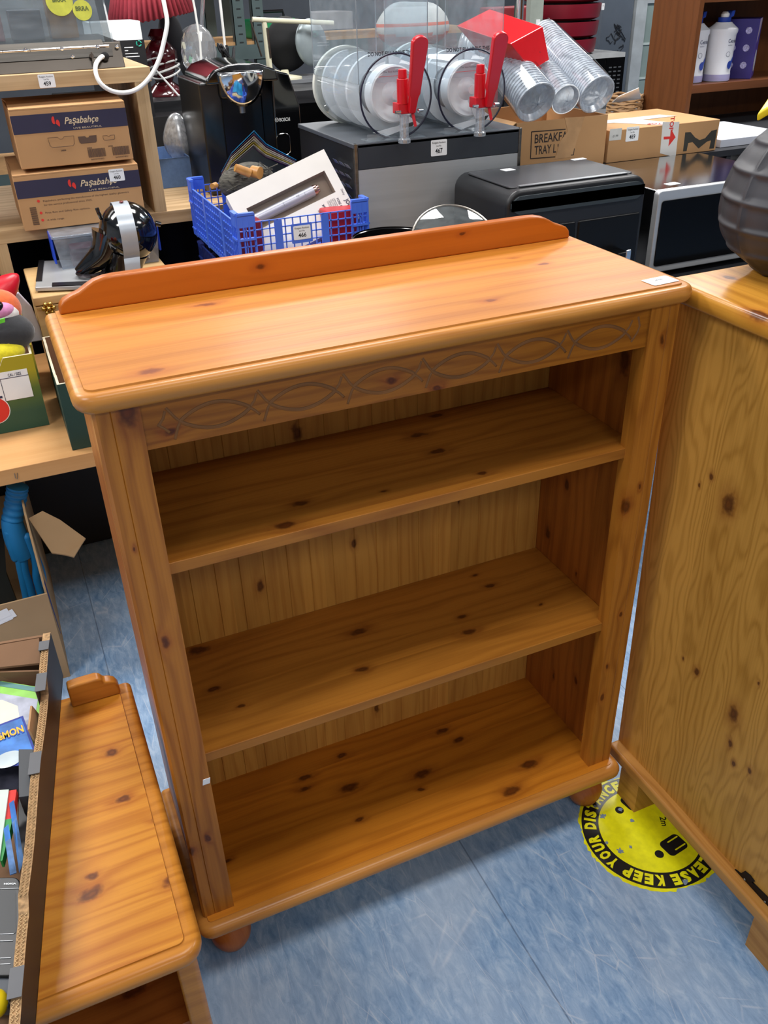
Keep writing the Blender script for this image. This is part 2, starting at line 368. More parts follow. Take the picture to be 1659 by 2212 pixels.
# ------------------------------------------------------------------ pine bookcase
BO = (0.45, .15, 0)
def kn(lst, f): return [(f(u, v), r) for (u, v, r) in lst]
top_k = kn([(447, 661, .010), (563, 577, .005), (325, 806, .010), (1055, 652, .007), (1172, 573, .006), (465, 681, .003), (880, 740, .005), (1110, 560, .004)], lambda u, v: pz(u, v, 1.18))
M_top = wood('pine_top', '#c57d2b', '#a65e1a', 'x', 'y', .083, top_k, BO, rough=.45, coat=.18, var=.17, freq=42, streak=.45, halo='#a04c18', kdark='#6a2c12', seed=1)
M_edge = wood('pine_edge', '#c8873c', '#a46326', 'x', 'y', .5, [], BO, rough=.34, coat=.35, freq=60, streak=.4, var=.03, seed=2)
M_ledge = wood('pine_ledge', '#ba6318', '#9f4f10', 'x', 'z', .5, [(py(563, 577, .309), .006), (py(1000, 505, .309), .004)], BO, rough=.3, coat=.4, freq=50, streak=.3, var=.02, seed=3)
post_k = kn([(1350, 1097, .010), (1383, 1053, .004), (1432, 732, .005), (1302, 1505, .006), (1340, 1328, .004), (355, 1388, .007), (450, 1810, .006), (415, 1840, .007), (278, 888, .014), (1312, 1440, .003), (290, 1182, .003)], lambda u, v: py(u, v, 0))
M_post = wood('pine_post', '#b87528', '#935519', 'z', 'x', .2, post_k, BO, rough=.36, coat=.25, freq=90, streak=.6, var=.02, seed=4, halo='#8e4114')
apr_k = kn([(945, 838, .005), (845, 822, .006), (370, 930, .006)], lambda u, v: py(u, v, .002))
M_apron = wood('pine_apron', '#ab681c', '#884c12', 'x', 'z', .3, apr_k, BO, rough=.4, coat=.15, freq=110, streak=.6, var=.02, seed=5)  # base colour lowered to carry the shadow of the top board's nose
sh1 = kn([(650, 1088, .008), (620, 1135, .009), (905, 940, .009), (945, 975, .009), (1043, 1021, .006), (940, 898, .007), (827, 1060, .003)], lambda u, v: pz(u, v, .9007))
sh2 = kn([(460, 1490, .007), (775, 1365, .010), (1015, 1365, .009), (520, 1525, .005), (1060, 1265, .006), (1025, 1243, .004), (430, 1405, .012), (1000, 1332, .006), (1165, 1305, .003), (785, 1445, .007)], lambda u, v: pz(u, v, .5197))
bs = kn([(740, 1632, .007), (660, 1680, .008), (660, 1703, .008), (755, 1702, .011), (912, 1672, .012), (990, 1598, .008), (955, 1578, .008), (1143, 1652, .011), (1105, 1708, .012), (778, 1770, .006), (490, 1860, .005), (910, 1705, .004)], lambda u, v: pz(u, v, .138))
M_sh1 = wood('pine_shelf_upper', '#b07129', '#8c511a', 'x', 'y', .062, sh1, BO, rough=.42, coat=.12, var=.09, freq=60, streak=.5, seed=6, halo='#6e3412')
M_sh2 = wood('pine_shelf_lower', '#b7772a', '#94591b', 'x', 'y', .058, sh2, BO, rough=.42, coat=.12, var=.09, freq=60, streak=.5, seed=9, halo='#75380f')
M_base = wood('pine_base', '#c67b22', '#a15b14', 'x', 'y', .055, bs, BO, rough=.38, coat=.2, var=.1, freq=60, streak=.5, seed=12, halo='#7a3a10')
bk_k = kn([(562, 1265, .008), (763, 1173, .006), (642, 935, .011), (815, 1530, .007), (990, 1085, .003)], lambda u, v: py(u, v, .297))
M_back = wood('pine_back', '#cd9342', '#b3752f', 'z', 'x', .0462, bk_k, BO, rough=.5, coat=.05, var=.1, freq=80, streak=.5, seed=14, halo='#8a4a18')
sd_k = kn([(1225, 1048, .007), (1185, 1150, .009), (1285, 1305, .004), (1245, 1240, .004), (1245, 1470, .006), (1270, 1530, .004), (1350, 780, .014), (1195, 1460, .005), (1225, 1600, .004)], lambda u, v: px(u, v, .87))
M_side = wood('pine_side', '#ae6624', '#864818', 'z', 'y', .066, sd_k, BO, rough=.42, coat=.15, var=.1, freq=60, streak=.5, seed=17, halo='#6a2e10')

bc = thing('pine_bookcase', 'orange varnished pine open bookcase with two shelves, carved rail and bun feet', 'bookcase', BO)
def nosed(x0, x1, y0, y1, z0, z1, r, back=True, step=.0025, inset=.017, corner=.03):
    """board with rounded nose on front and sides and a routed line just inside"""
    b = MB(); h = z1-z0; n = 8; prof = [(0, 0)]
    prof = []
    for i in range(n+1):
        t = -pi/2+pi*i/n; prof.append((-r*.0+ (cos(t)-1)*-r, h/2+sin(t)*h/2*.94))   # inset from the outermost line, height
    prof = [(r*(1-cos(-pi/2+pi*i/n)), h/2+sin(-pi/2+pi*i/n)*(h/2-(step if i > n/2 else 0)*(i-n/2)/(n/2))) for i in range(n+1)]
    prof += [(inset, h-step), (inset+.0006, h)]
    def outline(ins):
        c = max(corner-ins, .004); p = []
        k = 6
        for (cx, cy, a) in ((x1-ins-c, y0+ins+c, 270), ):
            pass
        p.append((x0+ins, y1)); 
        for i in range(k+1):
            t = R(180+90*i/k); p.append((x0+ins+c+c*cos(t), y0+ins+c+c*sin(t)))
        for i in range(k+1):
            t = R(270+90*i/k); p.append((x1-ins-c+c*cos(t), y0+ins+c+c*sin(t)))
        p.append((x1-ins, y1)); return p
    rings = [[(q[0], q[1], z0+hh) for q in outline(ins)] for ins, hh in prof]
    m = len(rings[0]); vs = [v for rg in rings for v in rg]
    fs = [(j*m+i, j*m+(i+1) % m, (j+1)*m+(i+1) % m, (j+1)*m+i) for j in range(len(rings)-1) for i in range(m)]
    b.mat(1); b.add(vs, fs, True)
    b.add(rings[0], [tuple(range(m))]); b.mat(0)
    b.add(rings[-1], [tuple(range(m))]); return b
obj('top_board', nosed(-.019, .919, -.016, .334, 1.154, 1.1825, .011), [M_top, M_edge], bc)
# back gallery with stepped, rounded ends
g = [(.003, 1.182), (.005, 1.196), (.012, 1.203), (.024, 1.208), (.036, 1.212), (.048, 1.219), (.060, 1.225), (.075, 1.2285), (.09, 1.2295)]
gp = g+[(.902-x, z) for x, z in reversed(g)]
obj('back_gallery', MB().prism(gp, 0, .310, .332, 'xz'), M_ledge, bc, bevel=.004, seg=3)
# posts with a fine bead line
for (x0, x1, s) in ((0, .0578, 1), (.8422, .9, -1)):
    b = MB(); o_, i_ = (x0, x1) if s == 1 else (x1, x0)
    gx = o_+s*.021
    poly = [(o_, .032), (o_, .004), (o_+s*.004, 0), (gx, 0), (gx+s*.0008, .0012), (gx+s*.0018, 0), (i_, 0), (i_, .032)]
    b.prism(poly, 0, .138, 1.154, 'xy')
    obj('front_post', b, M_post, bc)
obj('side_panel', MB().box(.006, .032, .138, .028, .325, 1.154), M_side, bc)
obj('side_panel', MB().box(.869, .032, .138, .894, .325, 1.154), M_side, bc)
# apron with carved grooves
ap = MB().box(.0578, .003, 1.088, .8422, .022, 1.154)
apo = obj('carved_rail', ap, [M_apron, plain('carved_groove', '#8a5a2c', .6, noise=.2)], bc)
def groove(pts2, r):
    c = MB(); q = [Vector((x-BO[0], .0028-BO[1], z)) for x, z in pts2]; c.tube(q, r, 10)
    me = bpy.data.meshes.new('c'); me.from_pydata([tuple(v) for v in c.v], [], c.f); me.materials.append(apo.data.materials[1]); return c
P0 = .118; cz = 1.119; x00 = py(388, 905, .002).x
PX = (py(1243, 731, .002).x-x00)/5
cut = []
for i in range(-1, 6):
    x = x00+i*PX
    def arc(sg, ex=0): return [(x+PX*.78*t, cz+sg*.0175*sin(pi*t)**.85) for t in [k/14 for k in range(15)]]
    if i >= 0: cut += [(arc(1), .0031), (arc(-1), .0031)]
    N_ = x+PX*.78
    if i < 5 or True:
        cut += [([(N_-.002, cz-.001), (N_+.006, cz+.008), (N_+.010, cz+.018)], .0022), ([(N_-.002, cz+.001), (N_+.006, cz-.006), (N_+.012, cz-.013)], .0022)]
        X2 = x+PX
        if i < 5: cut += [([(X2+.004, cz-.004), (X2-.005, cz+.006), (X2-.015, cz+.022)], .0023), ([(X2+.004, cz+.004), (X2-.003, cz-.006), (X2-.010, cz-.024)], .0023)]
        else: cut += [([(X2-.006, cz+.022), (X2-.001, cz+.006), (X2-.004, cz-.004), (X2-.014, cz-.018)], .0022)]
cut_all = []
cm = MB()
for pts2, r in cut: cm.tube([(x, .0021, z) for x, z in pts2], r, 10)
cm.cur = 0; cob = obj('cutter', cm, apo.data.materials[1], bc)
cob_mesh_ok = True
for (k, c_) in enumerate([cob]):
    md = apo.modifiers.new('carve', 'BOOLEAN'); md.operation = 'DIFFERENCE'; md.object = cob; md.solver = 'EXACT'; md.use_self = True; md.material_mode = 'TRANSFER'
bpy.context.view_layer.update()
dg = bpy.context.evaluated_depsgraph_get(); nm = bpy.data.meshes.new_from_object(apo.evaluated_get(dg))
nm.name = 'carved_rail'; apo.modifiers.clear(); apo.data = nm; nm.polygons.foreach_set('use_smooth', [False]*len(nm.polygons)); bpy.data.objects.remove(cob)
# shelves
obj('shelf', MB().box(.0285, .0175, .881, .869, .297, .9007), [M_sh1], bc, bevel=.0015)
obj('shelf', MB().box(.0285, .0175, .5000, .869, .297, .5197), [M_sh2], bc, bevel=.0015)
# back panel of narrow boards with chamfered joints
b = MB(); x = .0285; wv = .0462
b.box(.0285, .3015, .13, .869, .306, 1.154)
while x < .868:
    x1 = min(x+wv, .869)
    b.prism([(x, .302), (x, .2985), (x+.0012, .297), (x1-.0012, .297), (x1, .2985), (x1, .302)], 0, .138, 1.154, 'xy'); x = x1
obj('back_panel', b, M_back, bc)
obj('base_board', nosed(-.014, .914, -.034, .33, .106, .138, .014, step=.0018, inset=.020, corner=.028), [M_base, M_edge], bc)
M_foot = wood('pine_foot', '#b5672c', '#93491a', 'z', 'x', .5, [], BO, rough=.3, coat=.3, freq=60, streak=.4, var=.02)
for (fx, fy) in ((.046, .028), (.862, .028), (.046, .28), (.862, .28)):
    obj('bun_foot', MB().lathe([(0, 0), (.020, 0), (.031, .008), (.038, .024), (.040, .040), (.036, .056), (.027, .068), (.020, .074), (.020, .080), (.030, .086), (.033, .096), (.031, .106), (0, .106)], (fx, fy, 0), n=36), M_foot, bc)
c = pz(1426, 607, 1.1825)
lot_label(bc, c+Vector((0, 0, .0002)), Vector((1, .06, 0)), Vector((-.06, 1, 0)), '', w=.05, h=.032)
# stray sticker remnants, screw and fittings
b = MB(); q = py(446, 1688, -.0004); b.obox(q, (.006, 0, 0), (0, .0004, 0), (.001, 0, .006)); obj('paper_remnant', b, white_paper, bc)
b = MB(); q = px(1261, 1588, .8685); b.cone(q, q+Vector((-.003, 0, 0)), .005, .004, 12); obj('metal_screw', b, plain('zinc', '#9aa3a6', .35, 1), bc)

# ------------------------------------------------------------------ pine side table at the left
TO = (-.3, 0, 0); tz = .5
tk = kn([(265, 1727, .009), (347, 1765, .009), (372, 1826, .006), (372, 1903, .010), (197, 1893, .007), (195, 1930, .013), (240, 1625, .008)], lambda u, v: pz(u, v, tz))
M_tt = wood('pine_table_top', '#d08a2e', '#ad6216', 'x', 'y', .09, tk, TO, rough=.33, coat=.35, var=.05, freq=70, streak=.55, seed=21, halo='#9a4c16', kdark='#3f1a10', stretch=1.6)
M_te = wood('pine_table_edge', '#c48030', '#9c5c1c', 'x', 'y', .5, [], TO, rough=.3, coat=.4, freq=90, streak=.5, var=.02)
M_ts = wood('pine_table_side', '#b87f4c', '#8f5a30', 'z', 'y', .2, [], TO, rough=.5, coat=.05, freq=60, streak=.5, var=.05, seed=3)
M_ti = wood('pine_table_shelf', '#a85e24', '#854214', 'x', 'y', .08, kn([(285, 2140, .012)], lambda u, v: pz(u, v, .27)), TO, rough=.45, coat=.1, freq=60, seed=5)
st = thing('pine_side_table', 'low honey pine side table with rounded top and open front under the black carton', 'table', TO)
obj('table_top', nosed(-.62, -.022, -.302, .275, tz-.032, tz, .014, step=.0025, inset=.022, corner=.032), [M_tt, M_te], st)
g2 = [(0, tz), (.001, tz+.018), (.006, tz+.028), (.014, tz+.033), (.024, tz+.036), (.028, tz+.044), (.036, tz+.048)]
obj('back_gallery', MB().prism([(-.128, tz), (-.128, tz+.046), (-.110, tz+.048)]+[(-.042-x, z) for x, z in reversed(g2)], 0, .245, .268, 'xz'), M_te, st, bevel=.004, seg=3)
obj('side_panel', MB().box(-.062, -.262, .04, -.04, .26, tz-.032), M_ts, st)
obj('side_panel', MB().box(-.60, -.262, .04, -.578, .26, tz-.032), M_ts, st)
obj('front_post', MB().box(-.064, -.285, .04, -.034, -.255, tz-.032), M_te, st, bevel=.008, seg=3)
obj('front_post', MB().box(-.608, -.285, .04, -.578, -.255, tz-.032), M_te, st, bevel=.008, seg=3)
obj('shelf', MB().box(-.578, -.25, .25, -.062, .25, .27), M_ti, st)
obj('back_panel', MB().box(-.578, .25, .04, -.062, .262, tz-.032), M_ti, st)
obj('base_board', MB().box(-.615, -.295, .01, -.030, .275, .04), M_te, st, bevel=.01, seg=3)

# ------------------------------------------------------------------ pine cabinet at the right
CO = (1.2, -.25, 0); cx = .955
ck = kn([(1573, 1090, .013), (1585, 1545, .012), (1575, 1605, .007), (1505, 1450, .006), (1535, 1028, .005), (1511, 1050, .003), (1585, 1650, .004), (1640, 1480, .003), (1476, 1424, .003), (1620, 1665, .005)], lambda u, v: px(u, v, cx))
M_cs = wood('golden_pine_side', '#cc9644', '#a4722a', 'z', 'y', .11, ck, CO, rough=.42, coat=.15, var=.06, freq=105, streak=.5, seed=31, halo='#7c3f16', kdark='#3d1d10', stretch=1.7, wob=.03)
M_ct = wood('golden_pine_top', '#cb8e34', '#a66b1f', 'y', 'x', .09, kn([(1640, 677, .012), (1575, 600, .008)], lambda u, v: pz(u, v, 1.168)), CO, rough=.32, coat=.3, var=.08, freq=60, streak=.6, seed=33)
M_cd = wood('golden_pine_trim', '#c08a46', '#9c6629', 'y', 'x', .5, [], CO, rough=.45, coat=.1, var=.02, freq=70, streak=.5, seed=35)
cb = thing('pine_cabinet', 'tall golden pine cabinet with knotty side panel and plinth moulding, standing right of the bookcase', 'cabinet', CO)
b = MB(); X0, X1, Y0, Y1 = .922, 1.52, -.62, .076
prof = [(.010*(1-cos(-pi/2+pi*i/8)), .0165+sin(-pi/2+pi*i/8)*.0165) for i in range(9)]
rings = [[(X0+i, Y1-i, 1.135+h), (X0+i, Y0+i, 1.135+h), (X1-i, Y0+i, 1.135+h), (X1-i, Y1-i, 1.135+h)] for i, h in prof]
vs = [v for r_ in rings for v in r_]; b.add(vs, [(j*4+i, j*4+(i+1) % 4, j*4+4+(i+1) % 4, j*4+4+i) for j in range(8) for i in range(4)], True)
b.add(rings[0], [(0, 1, 2, 3)]); b.add(rings[-1], [(0, 1, 2, 3)])
obj('top_board', b, M_ct, cb)
obj('side_panel', MB().prism([(-.58, .1), (.043, .1), (.071, 1.135), (-.58, 1.135)], 0, cx, cx+.022, 'yz'), M_cs, cb)
obj('side_panel', MB().box(1.47, -.58, .1, 1.492, .042, 1.135), M_cs, cb)
obj('back_panel', MB().box(cx+.022, .03, .1, 1.47, .04, 1.135), M_cs, cb)
d = obj('door', MB().box(cx+.024, -.6, .14, 1.468, -.582, 1.13), M_cs, cb); 
obj('door_knob', MB().lathe([(0, 0), (.008, 0), (.008, -.012), (.016, -.02), (.014, -.03), (0, -.033)], (1.02, -.6, .65), 'y'), M_cd, d)
obj('plinth_moulding', MB().prism([(.930, .046), (.930, -.62), (1.51, -.62), (1.51, .046)], 0, .098, .128, 'xy'), M_cd, cb, bevel=.006, seg=3)
for (fx, fy) in ((.940, -.055), (.940, -.455), (1.44, -.055), (1.44, -.455)):
    obj('block_foot', MB().box(fx, fy, 0, fx+.06, fy+.06, .098), M_cd, cb)
iron = plain('black_iron', '#1e1f22', .45, .7, noise=.2)
b = MB(); hz = .131
hp = [(-.312, .150), (-.318, .158), (-.326, .160), (-.334, .157), (-.340, .149), (-.36, .148), (-.44, .146), (-.44, .128), (-.36, .130), (-.345, .128), (-.338, .134), (-.334, .131), (-.327, .134), (-.322, .142), (-.313, .146)]
hq = [px(1220+a_/3.779, 1560+b_/3.779, cx-.0005) for a_, b_ in ((1385, 1190), (1440, 1232), (1475, 1213), (1520, 1250), (1554, 1298), (1532, 1300), (1659, 1425), (1800, 1560), (1800, 1700), (1659, 1560), (1560, 1455), (1490, 1390), (1440, 1330), (1428, 1265))]; b.slab(hq, (-1, 0, 0), .003); b.mat(1)
for (a_, b_) in ((1467, 1285), (1632, 1468)): b.ell(px(1220+a_/3.779, 1560+b_/3.779, cx-.0035), (.0015, .0028, .0028), 10, 6)
obj('strap_hinge', b, [iron, plain('zinc', '#9aa3a6', .35, 1)], cb)
# ------------------------------------------------------------------ oak shelving unit behind
OO = (.2, 2.1, 0); yf = 1.83
M_oak = wood('grey_oak', '#c9ab83', '#a98a62', 'x', 'y', .6, [], OO, rough=.55, coat=0, var=.02, freq=45, streak=.6, seed=41)
M_oakv = wood('grey_oak_upright', '#c3a67e', '#a4875f', 'z', 'x', .6, [], OO, rough=.55, coat=0, var=.02, freq=45, streak=.6, seed=43)
un = thing('oak_shelving_unit', 'pale oak-effect open shelving unit behind the bookcase, holding the cardboard glassware boxes', 'shelf', OO)
obj('top_board', MB().box(-1.2, yf, 1.352, .462, 2.45, 1.39), M_oak, un, bevel=.001)
obj('shelf_board', MB().box(-1.2, yf, .947, 1.02, 2.55, .985), M_oak, un, bevel=.001)
obj('upright_panel', MB().box(.412, yf+.001, .985, .449, 2.45, 1.352), M_oakv, un, bevel=.001)
obj('upright_panel', MB().box(-.075, yf+.001, 0, -.035, 2.4, .947), M_oakv, un, bevel=.001)
obj('upright_panel', MB().box(.98, yf+.1, .781, 1.02, 2.4, .947), M_oakv, un, bevel=.001)
obj('upright_panel', MB().box(-1.2, yf+.001, 0, -1.16, 2.4, 1.352), M_oakv, un, bevel=.001)
lot_label(un, py(101, 175, yf-.0004), (1, 0, 0), (0, 0, 1), '459')

# low cream table
M_cream = wood('beech_laminate', '#cf9e68', '#ba8650', 'x', 'y', 2., [], (0, 1.4, 0), rough=.45, coat=.1, var=.01, freq=30, streak=.3, seed=45)
lt = thing('low_table', 'low beech-effect table behind the bookcase carrying the two green fruit boxes', 'table', (0, 1.4, 0))
obj('table_top', MB().box(-1.3, 1.045, .558, .90, 1.825, .6), M_cream, lt, bevel=.002)
for (x, y) in ((-1.27, 1.08), (-1.27, 1.77), (.84, 1.08), (.84, 1.77)): obj('leg', MB().box(x, y, 0, x+.05, y+.045, .558), plain('black_steel', '#15161a', .5, .3), lt)
q = py(36, 1028, 1.0445); b = MB().tube([q+Vector((-.003, 0, .008)), q+Vector((-.004, -.002, -.004)), q+Vector((0, -.002, -.008)), q+Vector((.003, -.001, .008))], .0007, 6)
obj('hook', b, plain('zinc', '#9aa3a6', .35, 1), lt)

# cardboard glassware boxes
kraft = plain('brown_cardboard', '#b98d5f', .8, noise=.07, scale=6, bump=.1)
kraft_d = plain('cardboard_edge', '#8a6743', .9, noise=.25, scale=60)
kraft_l = plain('pale_cardboard', '#c8a87e', .8, noise=.08, scale=8)
tan_ink = plain('tan_print', '#d9c3a0', .7, noise=.02)
def printed_front(par, x0, x1, z0, z1, y, kind):
    w_, h_ = x1-x0, z1-z0; X, Z = (1, 0, 0), (0, 0, 1); f = y-.0006
    b = MB(); b.box(x0, y-.0008, z1-h_*.40, x1, y, z1-h_*.085); obj('printed_band', b, plain('navy_band', '#2b2943', .6, noise=.08, scale=8), par)
    zb = z1-h_*.245; b = MB(); cxx = x0+w_*(.37 if kind == 1 else .44)
    for s_ in (0, 1):   # two red petals
        c_ = Vector((cxx+s_*.010-.004, f-.0006, zb+(.006 if s_ == 0 else -.003)))
        pts = [c_+Vector((.007*cos(R(a))*(.75), 0, .010*sin(R(a)))) for a in range(-60 if s_ else 60, (180 if s_ else 300)+1, 20)]
        b.slab(pts, (0, -1, 0), .0005)
    obj('logo', b, red_ink, par)
    b = MB(); b.text('Paşabahçe', h_*.115, (cxx+.024, f-.001, zb-.006), X, Z, width=w_*.30, align='L', shear=.35, bold=.012)
    b.text('LIVE BEAUTIFUL', h_*.028, (cxx+.046, f-.001, zb-.0205), X, Z, width=w_*.25, align='L'); obj('brand_print', b, tan_ink, par)
    b = MB()
    if kind == 1:
        zc = z0+h_*.42
        def bowl(cx_, w2, h2, fill):
            P = [(-1, 1), (-.25, 1), (-.1, .55), (.1, .55), (.25, 1), (1, 1), (.93, -.6), (.8, -1), (-.8, -1), (-.93, -.6)]
            pts = [(cx_+p[0]*w2, zc+p[1]*h2) for p in P]
            if fill: b.prism(pts, 0, f-.0008, f, 'xz')
            else: b.tube([Vector((p[0], f-.0005, p[1])) for p in pts], .0006, 4, closed=True)
        bowl(x0+w_*.39, .036, .013, 0); bowl(x0+w_*.62, .026, .0095, 1); bowl(x0+w_*.81, .017, .006, 0)
        for cx_, t_ in ((x0+w_*.39, '54808'), (x0+w_*.62, '54808'), (x0+w_*.81, '54706')): b.text(t_, .004, (cx_, f-.0005, zc-.025), X, Z, bold=.02)
        rnd = random.Random(3)
        for (ax_, n_) in ((x0+w_*.60, 44), (x0+w_*.82, 40)):
            xx = ax_
            for i in range(n_//2):
                ww = rnd.choice((.0008, .0014, .002)); b.box(xx, f-.0006, z0+h_*.10, xx+ww, f, z0+h_*.25); xx += ww+rnd.choice((.0008, .0012))
                if xx > ax_+.049: break
            b.text('8693357076822', .004, (ax_+.024, f-.0005, z0+h_*.05), X, Z)
    else:
        for zz, t_, ww in ((.505, 'Paşabahçe, perfecting the manufacture of the highest quality glassware', .70), (.43, 'for the service professional since 1935.', .39), (.285, 'Free Rim and Safety Rim options.', .36), (.15, 'A wide range.', .14)):
            b.text(t_, .0052, (x0+w_*.19, f-.0005, z0+h_*zz), X, Z, width=w_*ww, align='L')
        for i in range(26): b.box(x0+w_*.075, f-.0005, z0+h_*(.1+i*.013), x0+w_*.125, f, z0+h_*(.1+i*.013)+h_*(.004 if i % 3 else .009))
    obj('print', b, plain('brown_ink', '#5d4638', .7, noise=.05), par)
    if kind == 2:
        b = MB()
        for zz in (.51, .29, .155): b.slab([Vector((x0+w_*.155+.004*cos(R(a)), f, z0+h_*zz+.003+.004*sin(R(a)))) for a in range(0, 360, 45)], (0, -1, 0), .0005)
        obj('bullet_marks', b, red_ink, par)
def carton(name, label, x0, x1, y0, y1, z0, z1, kind=0, flaps=True, group=None, mat=None, cat='box'):
    t = thing(name, label, cat, ((x0+x1)/2, (y0+y1)/2, z0), group=group)
    b = MB().box(x0, y0, z0, x1, y1, z1); obj('box_body', b, mat or kraft, t, bevel=.002)
    if flaps:
        ym = (y0+y1)/2; th = .0035
        for s_ in (0, 1):
            b = MB()
            if s_ == 0: b.slab([(x0, y0, z1), (x1, y0, z1), (x1-.004, ym-.003, z1+.010), (x0+.004, ym-.002, z1+.007)], (0, 0, 1), th)
            else: b.slab([(x0, y1, z1), (x1, y1, z1), (x1-.004, ym+.001, z1+.004), (x0+.004, ym+.002, z1+.006)], (0, 0, 1), th)
            obj('flap', b, mat or kraft, t)
    return t
t = carton('cardboard_box', 'lower cardboard glassware box with bulleted print and lot 460 sticker', .022, .375, 1.785, 2.15, .985, 1.136, 2)
printed_front(t, .022, .375, .985, 1.136, 1.785, 2)
lot_label(t, py(252, 378, 1.784), (1, 0, 0), (0, 0, 1), '460')
t = carton('cardboard_box', 'upper cardboard glassware box printed with three bowls and two barcodes', .052, .368, 1.795, 2.12, 1.152, 1.305, 1)
printed_front(t, .052, .368, 1.152, 1.305, 1.795, 1)

# clear display case on the oak unit
steel = plain('brushed_steel', '#8b857d', .28, 1, noise=.15, scale=3, stretch=(1, 8, 40))
chrome = plain('chrome', '#dfe0e2', .08, 1, noise=.02)
acr = clear('clear_acrylic', '#e9eef0', .13, body=.08)
dc = thing('display_case', 'clear acrylic countertop display case with steel base and piano hinge on the oak unit', 'display case', (0, 2.05, 1.39))
b = MB(); b.prism([(1.86, 1.39), (2.3, 1.39), (2.3, 1.46), (1.885, 1.455)], 0, -.5, .398, 'yz'); obj('steel_base', b, plain('dark_steel', '#4a4540', .3, 1, noise=.2, scale=3), dc, bevel=.002)
b = MB(); b.slab([(-.5, 1.886, 1.457), (.355, 1.886, 1.457), (.34, 1.94, 1.72), (-.5, 1.94, 1.72)], (0, -1, .2), .004); obj('front_door', b, acr, dc)
b = MB(); b.slab([(.378, 1.878, 1.392), (.378, 2.3, 1.392), (.362, 2.3, 1.78), (.362, 1.945, 1.78)], (1, 0, .04), .005); obj('side_panel', b, acr, dc)
b = MB(); b.slab([(-.5, 2.3, 1.46), (.38, 2.3, 1.46), (.36, 2.3, 1.78), (-.5, 2.3, 1.78)], (0, 1, 0), .004); obj('back_panel', b, acr, dc)
b = MB()
for i in range(12): b.cone((-.5+i*.072, 1.874, 1.4455), (-.5+i*.072+.0708, 1.874, 1.4455), .0045, .0045, 10)
obj('piano_hinge', b, chrome, dc)
b = MB(); b.slab([(-.5, 1.869, 1.4205), (.37, 1.869, 1.4205), (.37, 1.872, 1.442), (-.5, 1.872, 1.442)], (0, -1, .1), .0015); b.slab([(-.5, 1.873, 1.449), (.35, 1.873, 1.449), (.345, 1.876, 1.463), (-.5, 1.876, 1.463)], (0, -1, .1), .0015)
obj('hinge_leaf', b, steel, dc)
for (u, v) in ((55, 108), (134, 105), (211, 101), (157, 122), (253, 100), (259, 135)):
    q = py(u, v, 1.868); obj('rivet', MB().lathe([(.0055, .002), (.0055, 0), (.003, -.002), (.0015, -.001), (0, -.001)], q, 'y', n=12), chrome, dc)
q = py(197, 120, 1.868); b = MB().cone(q, q+Vector((0, -.012, 0)), .006, .006, 12); b.obox(q+Vector((0, -.016, -.004)), (.0015, 0, 0), (0, .004, 0), (0, 0, .014)); obj('key_lock', b, steel, dc)
def on_door(u, v, d=.0):
    p0_ = Vector((0, 1.882, 1.457)); nn = Vector((0, -1, .2)).normalized(); r_ = ray(u, v); return CAM+r_*((p0_+nn*(.004+d)-CAM).dot(nn)/r_.dot(nn)), nn
ys = plain('faded_yellow_sticker', '#b5b53a', .5, noise=.15, scale=40)
for (u, v, rr) in ((178, 22, .026), (128, 3, .036)):
    q, nn = on_door(u, v, .0005); Xv = Vector((1, 0, 0)); Yv = nn.cross(Xv); 
    if Yv.z < 0: Yv = -Yv
    b = MB().slab([q+Xv*rr*cos(R(a))+Yv*rr*sin(R(a)) for a in range(0, 360, 12)], nn, .0004); b.mat(1).text('BRRA', .011, q+nn*.001-Yv*.001, Xv, Yv, width=.036, bold=.03)
    obj('round_sticker', b, [ys, plain('olive_ink', '#4e5a24', .6)], dc)
# things inside the case: small coloured packets
cols = [('#7a2b2a', -.36, .12), ('#33413a', -.24, .1), ('#9b6a3a', -.12, .13), ('#6d3038', .0, .11), ('#2a2e38', .12, .1), ('#7d5a33', .23, .09)]
for i, (c_, x_, w_) in enumerate(cols):
    b = MB().box(x_, 2.05+.02*(i % 2), 1.4605, x_+w_-.01, 2.12+.02*(i % 2), 1.54+.02*((i*7) % 4))
    nm_ = ['dark red', 'dark green', 'tan', 'plum', 'black', 'brown'][i]
    solo('packet', '%s packet standing inside the clear display case' % nm_, 'packet', b, plain('packet_'+nm_.replace(' ', '_'), c_, .5, noise=.3, scale=30), (x_+w_/2, 2.08, 1.4605), group='packets in the display case', bevel=.003)
# white power cable looping from the case
cp = [py(u, v, y) for u, v, y in ((228, 122, 1.866), (218, 124, 1.85), (207, 140, 1.82), (208, 162, 1.80), (220, 183, 1.79), (243, 197, 1.79), (272, 200, 1.79), (300, 190, 1.80), (325, 165, 1.81), (343, 130, 1.82), (354, 90, 1.83), (361, 50, 1.84), (356, 15, 1.85), (348, -25, 1.87), (342, -80, 1.9))]
def smooth_path(pts, k=6):
    out = []; n_ = len(pts)
    for i in range(n_-1):
        p0_, p1_, p2_, p3_ = pts[max(i-1, 0)], pts[i], pts[i+1], pts[min(i+2, n_-1)]
        for j in range(k):
            t = j/k; out.append(.5*((2*p1_)+(p2_-p0_)*t+(2*p0_-5*p1_+4*p2_-p3_)*t*t+(3*p1_-p0_-3*p2_+p3_)*t**3))
    out.append(pts[-1]); return out
white_pl = plain('white_plastic', '#e4e5e2', .35, noise=.03)
obj('power_cable', MB().tube(smooth_path(cp), .0062, 10), white_pl, dc)
obj('cable_grommet', MB().lathe([(.011, 0), (.011, -.012), (.006, -.014), (0, -.014)], py(226, 121, 1.868), 'y', n=16), plain('black_rubber', '#101012', .6), dc)

